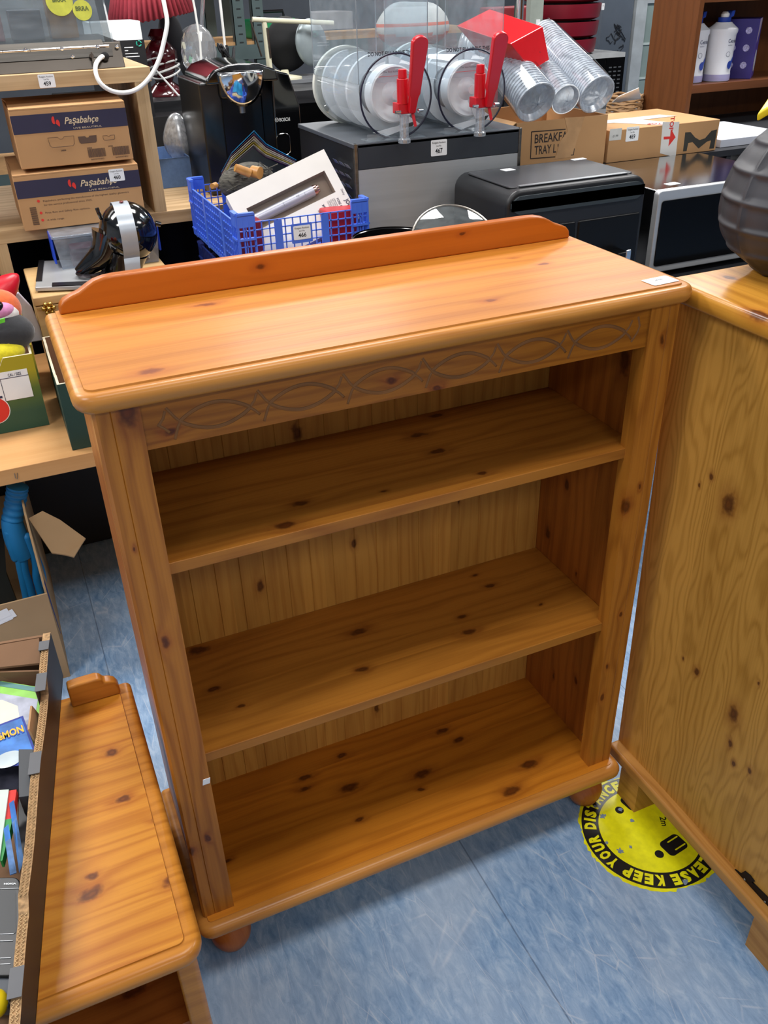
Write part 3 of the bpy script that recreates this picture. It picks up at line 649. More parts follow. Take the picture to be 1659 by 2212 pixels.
# ------------------------------------------------------------------ fruit boxes on the low table
dgreen = plain('dark_green_print', '#1f3f38', .55, noise=.12, scale=5)
def grad_green():
    mt, n, b = newmat('green_fruit_print'); L = n.links.new
    tc = N(n, 'ShaderNodeTexCoord'); sp = N(n, 'ShaderNodeSeparateXYZ'); L(tc.outputs['Object'], sp.inputs[0])
    mr = N(n, 'ShaderNodeMapRange'); mr.inputs[1].default_value = 0; mr.inputs[2].default_value = .2; L(sp.outputs[2], mr.inputs[0])
    cr = N(n, 'ShaderNodeValToRGB'); e = cr.color_ramp.elements; e[0].color = hx('#2c5340'); e[0].position = .25; e[1].color = hx('#a89a1e'); e[1].position = .8; x = cr.color_ramp.elements.new(.55); x.color = hx('#5a7030')
    L(mr.outputs[0], cr.inputs[0]); L(cr.outputs[0], b.inputs['Base Color']); b.inputs['Roughness'].default_value = .55; return mt
gg = grad_green(); cardin = plain('inner_cardboard', '#8d6c52', .9, noise=.1, scale=8); cedge = plain('white_card_edge', '#cfc3a8', .8, noise=.15, scale=50)
def tray_box(t, x0, x1, y0, y1, z0, h, cor, mo, mi, hc=None, clen=.09):
    """open fruit tray: walls dip between tall corners"""
    th = .006; hc = hc or h*1.3
    def wall(a0, a1, fixed0, fixed1, ax):
        P = [(a0, z0), (a1, z0), (a1, z0+hc), (a1-clen, z0+hc), (a1-clen-.02, z0+h), (a0+clen+.02, z0+h), (a0+clen, z0+hc), (a0, z0+hc)]
        b = MB(); k = 'xz' if ax == 'x' else 'yz'; b.prism(P, 0, fixed0, fixed1, k)
        i_ = 1 if ax == 'x' else 0
        return b
    mid = ((x0+x1)/2, (y0+y1)/2)
    for (b, n_) in ((wall(x0, x1, y0, y0+th, 'x'), 'front_wall'), (wall(x0, x1, y1-th, y1, 'x'), 'back_wall'), (wall(y0+th, y1-th, x0, x0+th, 'y'), 'side_wall'), (wall(y0+th, y1-th, x1-th, x1, 'y'), 'side_wall')):
        o = obj(n_, b, [mo, mi, cedge], t)
        for p in o.data.polygons:
            c_ = p.center; W_ = MW[t.name] @ c_; nn = p.normal
            if abs(nn.z) > .3 or (abs(nn.x)+abs(nn.y) < .9): p.material_index = 2 if nn.z > -.5 else 0; continue
            inw = Vector((mid[0]-W_.x, mid[1]-W_.y, 0)); p.material_index = 1 if inw.dot(nn) > 0 and (abs(nn.x) > .9 or abs(nn.y) > .9) else 0
    obj('bottom', MB().box(x0+th, y0+th, z0, x1-th, y1-th, z0+.006), mi, t)
fb = thing('fruit_box', 'green and yellow printed fruit carton full of plush toys, left end of the low table', 'box', (-.3, 1.5, .601))
tray_box(fb, -.55, -.045, 1.26, 1.66, .601, .165, 1, gg, cardin, hc=.20, clen=.07)
b = MB(); xl = -.135; b.box(-.30, 1.2585, .688, -.066, 1.26, .765); obj('white_panel', b, white_paper, fb)
b = MB(); X, Z = (1, 0, 0), (0, 0, 1); b.text('CAL / SIZE', .0075, (-.098, 1.2578, .752), X, Z, width=.032, bold=.01)
b.box(-.30, 1.2578, .7475, -.066, 1.2585, .7488); b.box(xl, 1.2578, .688, xl+.0013, 1.2585, .7475); b.box(-.22, 1.2578, .698, -.14, 1.2585, .704); obj('panel_print', b, navy_ink, fb)
q = py(-12, 887, 1.2590); b = MB().slab([q+Vector((.036*cos(R(a)), 0, .036*sin(R(a)))) for a in range(0, 360, 12)], (0, -1, 0), .0006); b.mat(1).slab([q+Vector((.038*cos(R(a)), .0003, .038*sin(R(a)))) for a in range(0, 360, 12)], (0, -1, 0), .0004)
obj('round_mark', b, [red_ink, white_paper], fb)
# tall printed corner flap leaning at the back right of the carton
b = MB(); b.slab([(-.046, 1.34, .70), (-.046, 1.64, .70), (-.048, 1.66, .845), (-.050, 1.50, .86), (-.050, 1.47, .80), (-.046, 1.36, .79)], (1, 0, 0), .006); obj('corner_flap', b, gg, fb)

fb2 = thing('fruit_box', 'dark green fruit carton, partly empty, close behind the bookcase top corner', 'box', (.2, 1.3, .601))
tray_box(fb2, -.008, .45, 1.075, 1.44, .601, .165, 1, dgreen, cardin, hc=.178, clen=.06)
b = MB(); b.slab([(.01, 1.10, .745), (.12, 1.10, .745), (.12, 1.13, .70), (.02, 1.14, .71)], (0, 0, 1), .003); obj('torn_flap', b, cedge, fb2)

# plush toys
def blob(c, r, sq=.0, seed=0, A=None, n=26, m=16):
    b = MB().ell(c, r, n, m, A); rn = random.Random(seed)
    ph = [rn.uniform(0, 6) for _ in range(6)]; cc = Vector(c)
    for i, v in enumerate(b.v):
        d = v-cc; k = 1+sq*(sin(d.x*40+ph[0])*sin(d.y*36+ph[1])+.6*sin(d.z*50+ph[2])); b.v[i] = cc+d*k
    return b
felt = lambda nm_, c_: plain(nm_, c_, .85, noise=.12, scale=120, bump=.3, sheen=.4)
t = thing('plush_toy', 'red pointed foam toy sticking out of the fruit carton', 'toy', (-.09, 1.45, .80))
b = MB(); q0, q1 = py(-30, 665, 1.45), py(39, 592, 1.47); d = (q1-q0); 
pr = [(0, 0), (.035, .01), (.040, .04), (.036, .07), (.026, .10), (.014, .122), (.004, .132), (0, .133)]
W_ = d.normalized(); U_ = W_.orthogonal().normalized(); V_ = W_.cross(U_); b.lathe([(r_, h_*d.length/.133) for r_, h_ in pr], q0, n=28, A=(U_, V_, W_)); obj('body', b, plain('glossy_red', '#c41528', .35, noise=.05), t)
t = thing('plush_toy', 'orange toy with white and pink face and black eye in the fruit carton', 'toy', (-.1, 1.36, .72))
qc = py(2, 668, 1.36); obj('body', blob(qc, (.050, .04, .050)), felt('orange_felt', '#d9622a'), t)
obj('white_patch', MB().ell(qc+Vector((0, -.014, -.006)), (.042, .034, .034), 24, 14), felt('white_felt', '#e9e6e4'), t)
obj('pink_patch', MB().ell(qc+Vector((-.004, -.020, .006)), (.038, .034, .024), 24, 14), felt('pink_felt', '#d487b8'), t)
obj('eye', MB().ell(qc+Vector((-.012, -.036, .019)), (.022, .022, .016), 20, 12), plain('black_gloss', '#0e0e12', .2), t)
t = thing('plush_toy', 'black plush toy with a green marking in the fruit carton', 'toy', (-.1, 1.33, .68))
qc = py(15, 718, 1.335); obj('body', blob(qc, (.068, .05, .050), .02, 4), felt('black_felt', '#26272b'), t)
b = MB(); q = py(2, 697, 1.282); b.slab([q+Vector(p) for p in ((-.02, 0, -.004), (.010, 0, .001), (.012, 0, .011), (-.016, 0, .007))], (0, -1, 0), .004); obj('green_marking', b, felt('green_felt', '#62c92c'), t)
t = thing('plush_toy', 'yellow plush toy at the front of the fruit carton', 'toy', (-.1, 1.30, .68))
qc = py(6, 764, 1.302); obj('body', blob(qc, (.054, .03, .034), .03, 8), felt('yellow_felt', '#e6d81e'), t)
obj('ear', blob(qc+Vector((.018, 0, .028)), (.020, .014, .016), .02, 2), felt('yellow_felt', '#e6d81e'), t)
b = MB(); q = py(52, 665, 1.52); b.slab([q+Vector(p) for p in ((-.04, 0, -.1), (.035, 0, -.1), (.02, 0, .0), (-.005, 0, .045), (-.035, 0, .03))], (0, 1, 0), .012)
solo('polythene_bag', 'crumpled white polythene bag behind the orange plush toy', 'bag', b, plain('white_polythene', '#c9c6d4', .4, noise=.15), (q.x, 1.52, .7), bevel=.004)

# ------------------------------------------------------------------ wooden chest with brass ball catch, and what stands on it
wc = thing('wooden_chest', 'small pale wooden chest with a brass ball ornament, behind the fruit cartons', 'chest', (.3, 1.68, .6))
M_ch = wood('chest_wood', '#cba775', '#b58f5c', 'x', 'z', .5, [], (.3, 1.68, .6), rough=.5, coat=0, var=.02, streak=.3, seed=50)
obj('box_body', MB().box(-.005, 1.50, .601, .382, 1.815, .845), M_ch, wc, bevel=.002)
obj('lid', MB().box(-.008, 1.497, .847, .387, 1.818, .872), M_ch, wc, bevel=.004)
brass = plain('polished_brass', '#c9a55a', .15, 1, noise=.04)
q = py(105, 665, 1.49); b = MB().ell(q, (.009, .009, .009), 14, 8)
for k in range(6): b.ell(q+Vector((.013*cos(k*pi/3), -.004, .013*sin(k*pi/3))), (.0065, .0065, .0065), 12, 8)
b.ell(q+Vector((0, -.010, 0)), (.006, .006, .006), 12, 8); b.tube([q+Vector((-.03, .004, 0)), q+Vector((.03, .004, 0))], .001, 6)
obj('brass_ball', b, brass, wc)
silver = plain('silver_plastic', '#b9bbbd', .4, .5, noise=.05); blackp = plain('black_plastic', '#15161a', .35, noise=.1)
t = thing('display_board', 'flat silver and black board lying on the wooden chest', 'board', (.1, 1.6, .874))
b = MB(); P = [pz(u, v, .876) for u, v in ((78, 630), (200, 625), (190, 568), (86, 572))]
obj('panel', MB().slab(P, (0, 0, 1), .012), silver, t, bevel=.002)
b = MB(); P2 = [P[0]+(P[1]-P[0])*.3, P[1], P[1]+(P[2]-P[1])*.12, P[0]+(P[1]-P[0])*.3+(P[3]-P[0])*.12]; b.slab([p+Vector((0, 0, .0122)) for p in P2], (0, 0, 1), .002)
P3 = [P[0]+(P[3]-P[0])*.2, P[0]+(P[3]-P[0])*.2+(P[1]-P[0])*.11, P[3]+(P[2]-P[3])*.11, P[3]]; b.slab([p+Vector((0, 0, .0122)) for p in P3], (0, 0, 1), .002); obj('black_border', b, blackp, t)
t = thing('storage_box', 'small clear plastic storage box with blue side clips behind the dome coffee machine', 'box', (.24, 1.73, .874))
cb_pl = clear('milky_plastic', '#dfe6ee', .10, .15, body=.18, bodycol='#d5dbe4')
xs0, xs1, zz0, zz1, yy0, yy1 = .088, .385, .874, .975, 1.685, 1.81
b = MB(); b.slab([(xs0+.01, yy0, zz0), (xs1-.01, yy0, zz0), (xs1, yy0-.004, zz1), (xs0, yy0-.004, zz1)], (0, 1, 0), .002); b.slab([(xs0+.01, yy1, zz0), (xs1-.01, yy1, zz0), (xs1, yy1, zz1), (xs0, yy1, zz1)], (0, 1, 0), .002)
b.slab([(xs0+.01, yy0, zz0), (xs0+.01, yy1, zz0), (xs0, yy1, zz1), (xs0, yy0, zz1)], (1, 0, 0), .002); b.slab([(xs1-.01, yy0, zz0), (xs1-.01, yy1, zz0), (xs1, yy1, zz1), (xs1, yy0, zz1)], (1, 0, 0), .002); b.box(xs0+.01, yy0, zz0, xs1-.01, yy1, zz0+.002)
obj('box_body', b, cb_pl, t); obj('lid', MB().prism(rrect(xs1-xs0+.012, yy1-yy0+.012, .015, 4, (xs0+xs1)/2, (yy0+yy1)/2), 0, zz1, zz1+.008, 'xy'), cb_pl, t, bevel=.002)
for x_ in (xs0-.007, xs1+.002): obj('clip', MB().box(x_, yy0+.02, .90, x_+.006, yy0+.10, .98), plain('blue_plastic_clip', '#1f47c4', .35), t, bevel=.002)
obj('volume_print', MB().text('2.6L', .014, (xs1-.035, yy0-.006, .905), (0, 0, 1), (-1, 0, 0)), plain('grey_print', '#dfe3ea', .5), t)
t = thing('packet', 'dark red packet inside the clear plastic storage box', 'packet', (.24, 1.72, .8765))
obj('wrapper', MB().box(.13, 1.70, .8765, .35, 1.77, .94), plain('maroon_card', '#6e2733', .5, noise=.3, scale=25), t, bevel=.004)

# dome coffee machine: black ball head with silver stripe on a curved neck
gb = plain('gloss_black', '#060709', .06, noise=.05, coat=1); sv = plain('silver_grey_gloss', '#b4bcc4', .3, .3, noise=.04)
yd = 1.575; ct = thing('coffee_machine', 'dome-shaped gloss black capsule coffee machine with silver stripe, behind the bookcase left corner', 'coffee machine', (.26, yd, .873))
hc_ = py(277, 500, yd); rr = .080
obj('head', MB().ell(hc_, (rr, rr, rr*1.02), 40, 26), gb, ct)
# neck sweeping down-left to the cup tray and down to the foot
nk = smooth_path([py(u, v, yd) for u, v in ((235, 505), (222, 545), (190, 575), (168, 590))], 5)
b = MB().tube(nk, .040, 18, taper=lambda t_: 1.2-.85*t_); obj('spout', b, gb, ct)
bd = smooth_path([py(272, 540, yd+.01), py(262, 600, yd+.02), py(262, 680, yd+.02), Vector((py(262, 680, yd).x, yd+.02, .874))], 6)
b = MB().tube(bd, .056, 24, taper=lambda t_: 1.12-.5*sin(pi*min(t_*1.3, 1))*.5+.15*t_); obj('body', b, gb, ct)
# stripe: a band over the dome and down the body
b = MB(); band = []
for i in range(21):
    t_ = i/20; a = R(100-190*t_)
    band.append(None)
cx_, cz_ = hc_.x+.004, hc_.z
pts = []
for i in range(13):
    a = R(90+6-12*i*.0)
def stripe(b, off, half):
    rows = []
    for i in range(30):
        th = R(150-i*7.0)     # from behind the top over to the front
        if th < R(-52): break
        y_, z_ = cos(th), sin(th); rad = rr*1.018
        sx = hc_.x+off+.010*(1-z_)*.0
        for_x = max(0, 1-(off/rr)**2)**.5
        rows.append([(sx-half, hc_.y-y_*rad*for_x*1.0, hc_.z+z_*rad*1.02*for_x), (sx+half, hc_.y-y_*rad*for_x, hc_.z+z_*rad*1.02*for_x)])
    rows += [[(hc_.x+off-half-.002, hc_.y-.064, hc_.z-.075), (hc_.x+off+half-.003, hc_.y-.064, hc_.z-.075)], [(hc_.x+off-half-.006, hc_.y-.066, hc_.z-.125), (hc_.x+off+half-.008, hc_.y-.066, hc_.z-.125)], [(hc_.x+off-half-.006, hc_.y-.066, hc_.z-.140), (hc_.x+off+half-.008, hc_.y-.066, hc_.z-.140)]]
    vs = [v for r_ in rows for v in r_]; k = len(rows)
    vs2 = [(v[0], v[1]+.004*(1 if v[2] < hc_.z else 0), v[2]-.002) for v in vs]
    m_ = len(vs)
    fs = [(2*i, 2*i+1, 2*i+3, 2*i+2) for i in range(k-1)]
    b.add(vs+vs2, fs+[(m_+2*i, m_+2*i+2, m_+2*i+3, m_+2*i+1) for i in range(k-1)]+[(2*i, 2*i+2, m_+2*i+2, m_+2*i) for i in range(k-1)]+[(2*i+1, m_+2*i+1, m_+2*i+3, 2*i+3) for i in range(k-1)]+[(0, m_, m_+1, 1), (2*k-2, 2*k-1, m_+2*k-1, m_+2*k-2)], True)
b = MB(); stripe(b, -.010, .022); obj('silver_stripe', b, sv, ct, smooth='keep')
obj('lever', MB().tube(smooth_path([py(219, 472, yd-.02), py(214, 462, yd-.03), py(209, 449, yd-.03)], 4), .0055, 10), gb, ct)
obj('red_light', MB().ell(py(262, 436, yd-.012), (.006, .006, .003), 12, 6), plain('maroon_light', '#6a1c1c', .3), ct)
obj('side_knob', MB().cone(py(335, 482, yd), py(347, 485, yd), .008, .007, 12), gb, ct)
b = MB(); q = py(180, 585, yd); b.lathe([(.040, 0), (.043, .006), (.040, .010), (.030, .008)], q+Vector((.02, 0, -.012)), n=28); obj('spout_rim', b, plain('dark_chrome', '#4d474a', .15, .8), ct)
b = MB().lathe([(.038, -.085), (.040, 0), (.0385, 0), (.0365, -.084)], q+Vector((.02, 0, -.01)), n=28); obj('water_cup', b, clear('clear_cup', '#eef2f5', .15), ct)
# ------------------------------------------------------------------ crates
blue_pl = plain('blue_crate_plastic', '#4b74e2', .38, noise=.06, scale=20)
blue_dk = plain('navy_crate_plastic', '#22357e', .45, noise=.08)
def crate(t, x0, x1, y0, y1, z0, z1, mt, rise=.024):
    def wall(P, Q, sg, name):
        """lattice wall from corner P to Q (2D), bars as thin boxes"""
        P, Q = Vector(P), Vector(Q); L_ = (Q-P).length; D = (Q-P)/L_; Nn = Vector((-D.y, D.x)) ; b = MB()
        def bar(a0, a1, h0, h1, th=.0022, off=0):
            c_ = P+D*((a0+a1)/2)+Nn*off; b.obox((c_.x, c_.y, (h0+h1)/2), (D.x*(a1-a0)/2, D.y*(a1-a0)/2, 0), (Nn.x*th, Nn.y*th, 0), (0, 0, (h1-h0)/2))
        n_ = int(L_/.0205); st_ = L_/n_
        rows = 7; H = z1-z0
        for i in range(n_+1): bar(max(0, i*st_-.0013), min(L_, i*st_+.0013), z0, z1-.001)
        for j in range(rows+1): bar(0, L_, z0+(H-.003)*j/rows, z0+(H-.003)*j/rows+.0025)
        bar(0, L_, z0, z0+.012); 
        for f_ in (.30, .66): bar(L_*f_-.010, L_*f_+.010, z0, z1-.004, .003)
        # corner pillars rising above the rim
        cl = .045
        for (a0, a1) in ((0, cl), (L_-cl, L_)):
            bar(a0, a1, z1-.012, z1+rise-.004, .0035); bar(a0, a1, z1+rise-.006, z1+rise, .006); bar(a0, a1, z1-.045, z1-.040, .007); bar(a0, a1, z0+.02, z0+.024, .007)
            for k in range(4): bar(a0+(a1-a0)*k/3-.0015, a0+(a1-a0)*k/3+.0015, z0, z1+rise-.004, .004)
        return obj(name, b, mt, t)
    wall((x0, y0), (x1, y0), 1, 'front_wall'); wall((x0, y1), (x1, y1), 1, 'back_wall'); wall((x0, y0), (x0, y1), 1, 'side_wall'); wall((x1, y0), (x1, y1), 1, 'side_wall')
    b = MB(); n_ = 14
    b.box(x0, y0, z0, x1, y1, z0+.003); obj('bottom', b, mt, t)
cx0, cx1, cy0, cy1, cz1 = .512, .872, 1.21, 1.75, 1.068
t = thing('plastic_crate', 'dark blue lower crate half hidden under the bright blue crate', 'crate', (.69, 1.48, .601)); crate(t, cx0+.006, cx1-.006, cy0+.006, cy1-.006, .601, .90, blue_dk, .005)
t = thing('plastic_crate', 'bright blue lattice plastic crate of mixed goods with lot 466 sticker', 'crate', (.69, 1.48, .915)); crate(t, cx0, cx1, cy0, cy1, .925, cz1, blue_pl)
q = py(652, 503, cy0-.004); b = MB().slab([q+Vector((p[0], 0, p[1])) for p in rrect(.058, .050, .003)], (0, -1, 0), .002); obj('label_plate', b, blue_pl, t)
lot_label(t, q+Vector((0, -.0024, .002)), (1, 0, 0), (0, 0, 1), '466', w=.048, h=.036)

# beauty device box with window
wcard = plain('white_gloss_card', '#dcd8d2', .45, noise=.03)
TL, TR, BR = py(488, 424, 1.37), py(699.5, 322, 1.37), py(745.8, 453, 1.28)
XX = (TR-TL); wX = XX.length; XX.normalize(); YY = (BR-TR); YY = (YY-XX*YY.dot(XX)); hY = YY.length*1.22; YY.normalize(); NN = XX.cross(-YY).normalized()
if NN.y > 0: NN = -NN
jt = thing('cleanser_box', 'white windowed carton holding a silver cylinder device, tilted in the blue crate', 'box', tuple(TL+YY*hY))
def jp(a, b_, d=0): return TL+XX*a*wX+YY*b_*hY+NN*d
T_ = .045
b = MB()
def jq(a0, b0, a1, b1, d): b.quad(jp(a0, b0, d), jp(a1, b0, d), jp(a1, b1, d), jp(a0, b1, d))
wa0, wb0, wa1, wb1 = .11, .25, .91, .56
jq(0, 0, 1, wb0, 0); jq(0, wb1, 1, 1, 0); jq(0, wb0, wa0, wb1, 0); jq(wa1, wb0, 1, wb1, 0)
jq(0, 0, 1, 1, -T_); b.quad(jp(0, 0), jp(1, 0), jp(1, 0, -T_), jp(0, 0, -T_)); b.quad(jp(0, 1), jp(1, 1), jp(1, 1, -T_), jp(0, 1, -T_)); b.quad(jp(0, 0), jp(0, 1), jp(0, 1, -T_), jp(0, 0, -T_)); b.quad(jp(1, 0), jp(1, 1), jp(1, 1, -T_), jp(1, 0, -T_))
b.mat(1); q_ = -.034; jq(wa0, wb0, wa1, wb1, q_)
for (A_, B_) in (((wa0, wb0), (wa1, wb0)), ((wa1, wb0), (wa1, wb1)), ((wa1, wb1), (wa0, wb1)), ((wa0, wb1), (wa0, wb0))): b.quad(jp(*A_), jp(*B_), jp(*B_, q_), jp(*A_, q_))
obj('carton', b, [wcard, plain('brown_tray_card', '#96816f', .6, noise=.1)], jt)
b = MB(); b.quad(jp(wa0, wb0, -.0005), jp(wa1, wb0, -.0005), jp(wa1, wb1, -.0005), jp(wa0, wb1, -.0005)); obj('window_film', b, clear('film', '#f8f8f8', .042, .1, ior=1.1), jt)
b = MB(); b.cone(jp(wa0+.005, .40, -.018), jp(.745, .40, -.018), .0145, .0145, 24); b.mat(1).cone(jp(.745, .40, -.018), jp(.775, .40, -.018), .0148, .0148, 24); b.cone(jp(.775, .40, -.018), jp(.80, .40, -.018), .011, .010, 24)
obj('cylinder_device', b, [plain('silver_lilac', '#b5b5c2', .35, .3, noise=.03), plain('rose_gold', '#c79a8e', .15, 1)], jt)
b = MB(); XD, YD = YY, XX
b.text('JOCCA', .011, jp(.950, .80, .0006), XD, YD, width=.042, bold=.03); b.text('Daily', .006, jp(.962, .60, .0006), XD, YD)
b.text('PORE CLEANSER', .0065, jp(.885, .78, .0006), XD, YD, width=.058, bold=.02)
for k, tt in enumerate(('LIMPIADOR DE POROS', 'NETTOYEUR DE PORES', 'PULITORE DI PORI', 'LIMPADOR DE POROS', 'CZYSCIK DO POROW')): b.text(tt, .0035, jp(.862-.017*k, .73, .0006), XD, YD, width=.045)
b.text('x4', .008, jp(.74, .66, .0006), XD, YD, bold=.03)
for k in range(4): b.text('APPLICATOR HEAD', .003, jp(.722-.014*k, .74, .0006), XD, YD, width=.028)
dd = -T_*.5
b.text('CLEANSER', .006, jp(.84, 0, dd)+(-YY)*.0006, XX, -NN, width=.03); b.text('+ o', .008, jp(.63, 0, dd)+(-YY)*.0006, XX, -NN); b.text('x 4 +', .009, jp(.47, 0, dd)+(-YY)*.0006, XX, -NN)
obj('print', b, plain('purple_ink', '#3a2b45', .5), jt)
b = MB(); b.slab([jp(.22, 0, dd)+XX*.018*cos(R(a))+NN*.010*sin(R(a))-YY*.0003 for a in range(0, 360, 30)], -YY, .0004); obj('portrait_print', b, plain('pink_print', '#b77c80', .5, noise=.5, scale=90), jt)
CEo = jp(.55, .40, -.018)+NN*.01455
b = MB(); b.text('CE', .006, CEo+XX*.01, XX, -YY); 
for (a0, a1) in ((-.035, -.0345), (.030, .0305)): b.obox(CEo+XX*(a0+a1)*.5, XX*.0003, YY*.005, NN*.0003)
obj('device_print', b, plain('grey_print2', '#5c5b66', .5), jt)

# magazine, woven object, red packs in the crate
t = thing('magazine', 'blue covered magazine bent open into a tent at the back of the blue crate', 'magazine', (.62, 1.6, 1.0))
yb = 1.60; ap_ = py(548.7, 281.6, yb); lf = py(500, 330, yb-.03); lf2 = py(492, 352, yb-.1); rg = py(640, 345, yb-.02)
mid_r = py(575, 310, yb)
b = MB()
def leaf(b, pts, dn, th, k):
    b.mat(k); P_ = [Vector(p) for p in pts]; 
    for i in range(len(P_)-1): b.slab([P_[i], P_[i+1], P_[i+1]+Vector(dn), P_[i]+Vector(dn)], (0, -.5, -1), th)
DN = (.0, .15, -.075)
leaf(b, [lf, ap_, mid_r, rg], DN, .0014, 0)
for j in range(1, 7):
    o_ = Vector((0, .002*j, -.0042*j)); leaf(b, [lf+o_*1.5, ap_+o_*1.9, mid_r+o_*1.5, rg+o_*1.0], DN, .0012, (2, 1, 1, 3, 1, 2)[j-1])
b.mat(4); z_ = Vector((0, .02, -.034)); b.slab([lf+z_, ap_+z_*1.3, mid_r+z_*1.2, rg+z_, rg+Vector((0, .02, -.13)), lf+Vector((0, .02, -.12))], (0, 1, 0), .003)
obj('cover', b, [plain('blue_cover', '#2479a8', .25, noise=.3, scale=15), plain('page_cream', '#d8cdb5', .6, noise=.3, scale=60), plain('page_plum', '#5e3a52', .5, noise=.5, scale=40), plain('page_yellow', '#cdb84a', .5, noise=.4, scale=30), plain('dark_page', '#1c2428', .35, noise=.5, scale=20)], t)
t = thing('woven_figure', 'dark grey fibrous woven ornament with tan wooden pieces, left in the blue crate', 'ornament', (.6, 1.5, .95))
qc = py(535, 395, 1.52); fib = plain('dark_fibre', '#4a4740', .9, noise=.6, scale=60, bump=1, stretch=(1, 1, 5))
b = blob(qc, (.088, .06, .052), .05, 5); obj('body', b, fib, t)
b = MB(); rn = random.Random(5)
for k in range(46):
    a = rn.uniform(0, 2*pi); r0 = rn.uniform(.3, 1); p0_ = qc+Vector((.08*r0*cos(a), -.055+.02*r0, .048*r0*sin(a))); b.tube([p0_, p0_+Vector((rn.uniform(-.02, .02), -.006, rn.uniform(-.012, .016))), p0_+Vector((rn.uniform(-.04, .04), -.002, rn.uniform(-.02, .02)))], .0018, 5)
obj('fibre_strands', b, fib, t, kind='stuff')
tanw = plain('tan_wood', '#a9773a', .4, noise=.25, scale=30)
b = MB(); b.cone(py(508, 362, 1.44), py(540, 374, 1.44), .0105, .0125, 16); obj('wooden_peg', b, tanw, t)
b = MB(); b.cone(py(545, 370, 1.45), py(562, 374, 1.43), .0155, .0165, 18); obj('wooden_peg', b, tanw, t)
b = MB(); b.cone(py(466, 400, 1.43), py(458, 402, 1.41), .008, .007, 14); obj('wooden_peg', b, tanw, t)
redp = plain('red_card', '#b3202c', .4, noise=.15, scale=20)
solo('packet', 'red packet in the right front corner of the blue crate', 'packet', MB().box(.765, 1.235, .93, .858, 1.30, 1.062), redp, (.81, 1.27, .93), bevel=.006)
solo('packet', 'dark red packet at the left inside the blue crate', 'packet', MB().box(.525, 1.28, .93, .60, 1.36, 1.052), plain('crimson_card', '#7c1626', .4, noise=.15), (.56, 1.32, .93), bevel=.006)
q = py(725, 440, 1.44); b = MB().box(q.x-.03, 1.42, .93, q.x+.05, 1.48, 1.09); solo('packet', 'pinkish brown box end showing behind the white windowed carton', 'packet', b, plain('mauve_card', '#8d6a66', .5, noise=.2), (q.x, 1.45, .93), bevel=.002)
b = MB().tube([py(722, 402, 1.42), py(738, 404, 1.41), py(756, 409, 1.40)], .004, 8); solo('plastic_stick', 'short white plastic stick poking out beside the white carton', 'stick', b, white_pl, tuple(py(722, 402, 1.42)))

# ------------------------------------------------------------------ pod coffee machine (black, chrome face) on the oak board
t = thing('coffee_machine', 'tall black pod coffee machine with half-moon chrome face standing on the oak unit', 'coffee machine', (.78, 2.08, .986))
yB = 1.97
mb_ = plain('satin_black', '#0d0e10', .3, noise=.1, coat=.3)
l0, l1 = py(432, 205, yB).x, py(490, 205, yB).x; r0, r1 = py(590, 205, yB).x, py(633, 205, yB).x
bx = (.632, .942)
obj('left_column', MB().box(.630, yB, .986, .70, 2.28, 1.325), mb_, t, bevel=.008, seg=3)
b = MB(); b.prism([(.862, .986), (.958, .986), (.955, 1.24), (.925, 1.335), (.865, 1.352)], 0, yB-.01, 2.28, 'xz'); obj('water_tank', b, gb, t, bevel=.006, seg=3)
obj('back_body', MB().box(.695, 2.09, .986, .865, 2.28, 1.34), mb_, t, bevel=.004)
b = MB(); prof = [(-.115, 0), (-.09, .022), (-.045, .034), (.0, .036), (.06, .032), (.115, .012), (.12, -.02), (-.12, -.02)]
b.prism([(.768+p[0], 1.338+p[1]) for p in prof], 0, yB-.02, 2.26, 'xz'); obj('top_cover', b, gb, t, bevel=.008, seg=3)
# chrome half-moon face: bulging
b = MB(); qf = py(521, 168, yB-.025); rows = []; W2, H2 = .072, .098
vs = []; n_ = 20; m_ = 8
for j in range(m_+1):
    s_ = j/m_
    for i in range(n_+1):
        a = R(180+180*i/n_); x_ = W2*cos(a)*s_; z_ = H2*sin(a)*s_*(1-.0*s_); bul = (1-s_*s_)
        vs.append((qf.x+x_, yB-.022-.028*bul, qf.z+.018+z_))
b.add(vs, [(j*(n_+1)+i, (j+1)*(n_+1)+i, (j+1)*(n_+1)+i+1, j*(n_+1)+i+1) for j in range(m_) for i in range(n_)], True)
o = obj('chrome_face', b, chrome, t); sm = o.modifiers.new('s', 'SOLIDIFY'); sm.thickness = .012; sm.offset = 0
b = MB().box(qf.x-.073, yB-.02, qf.z-.06, qf.x+.073, 2.10, qf.z+.022); obj('brew_head', b, mb_, t, bevel=.015, seg=3)
q = py(523, 235, yB+.0); obj('nozzle', MB().cone(q+Vector((0, 0, .016)), q+Vector((0, 0, -.012)), .012, .010, 18), plain('matt_steel', '#8d8f92', .4, .9), t)
b = MB(); q = py(611, 259, yB-.0125); b.text('BOSCH', .0105, q+Vector((.006, -.0012, -.004)), (1, 0, 0), (0, 0, 1), width=.036, bold=.02)
b.tube([q+Vector((-.021+.006*cos(R(a)), -.001, .0015+.006*sin(R(a)))) for a in range(0, 360, 30)], .0006, 5, closed=True); b.text('H', .006, q+Vector((-.021, -.0012, -.0012)), (1, 0, 0), (0, 0, 1), bold=.02)
obj('brand_print', b, white_pl, t)
b = MB(); q = py(613, 312, yB-.013); b.tube([q+Vector((p[0], 0, p[1])) for p in rrect(.046, .066, .016, 5)], .0013, 6, closed=True); obj('chrome_ring', b, chrome, t)
b = MB(); b.slab([q+Vector((p[0], .002, p[1])) for p in rrect(.044, .064, .016, 5)], (0, -1, 0), .002); obj('control_window', b, plain('smoked_black', '#0a0a0c', .12), t)
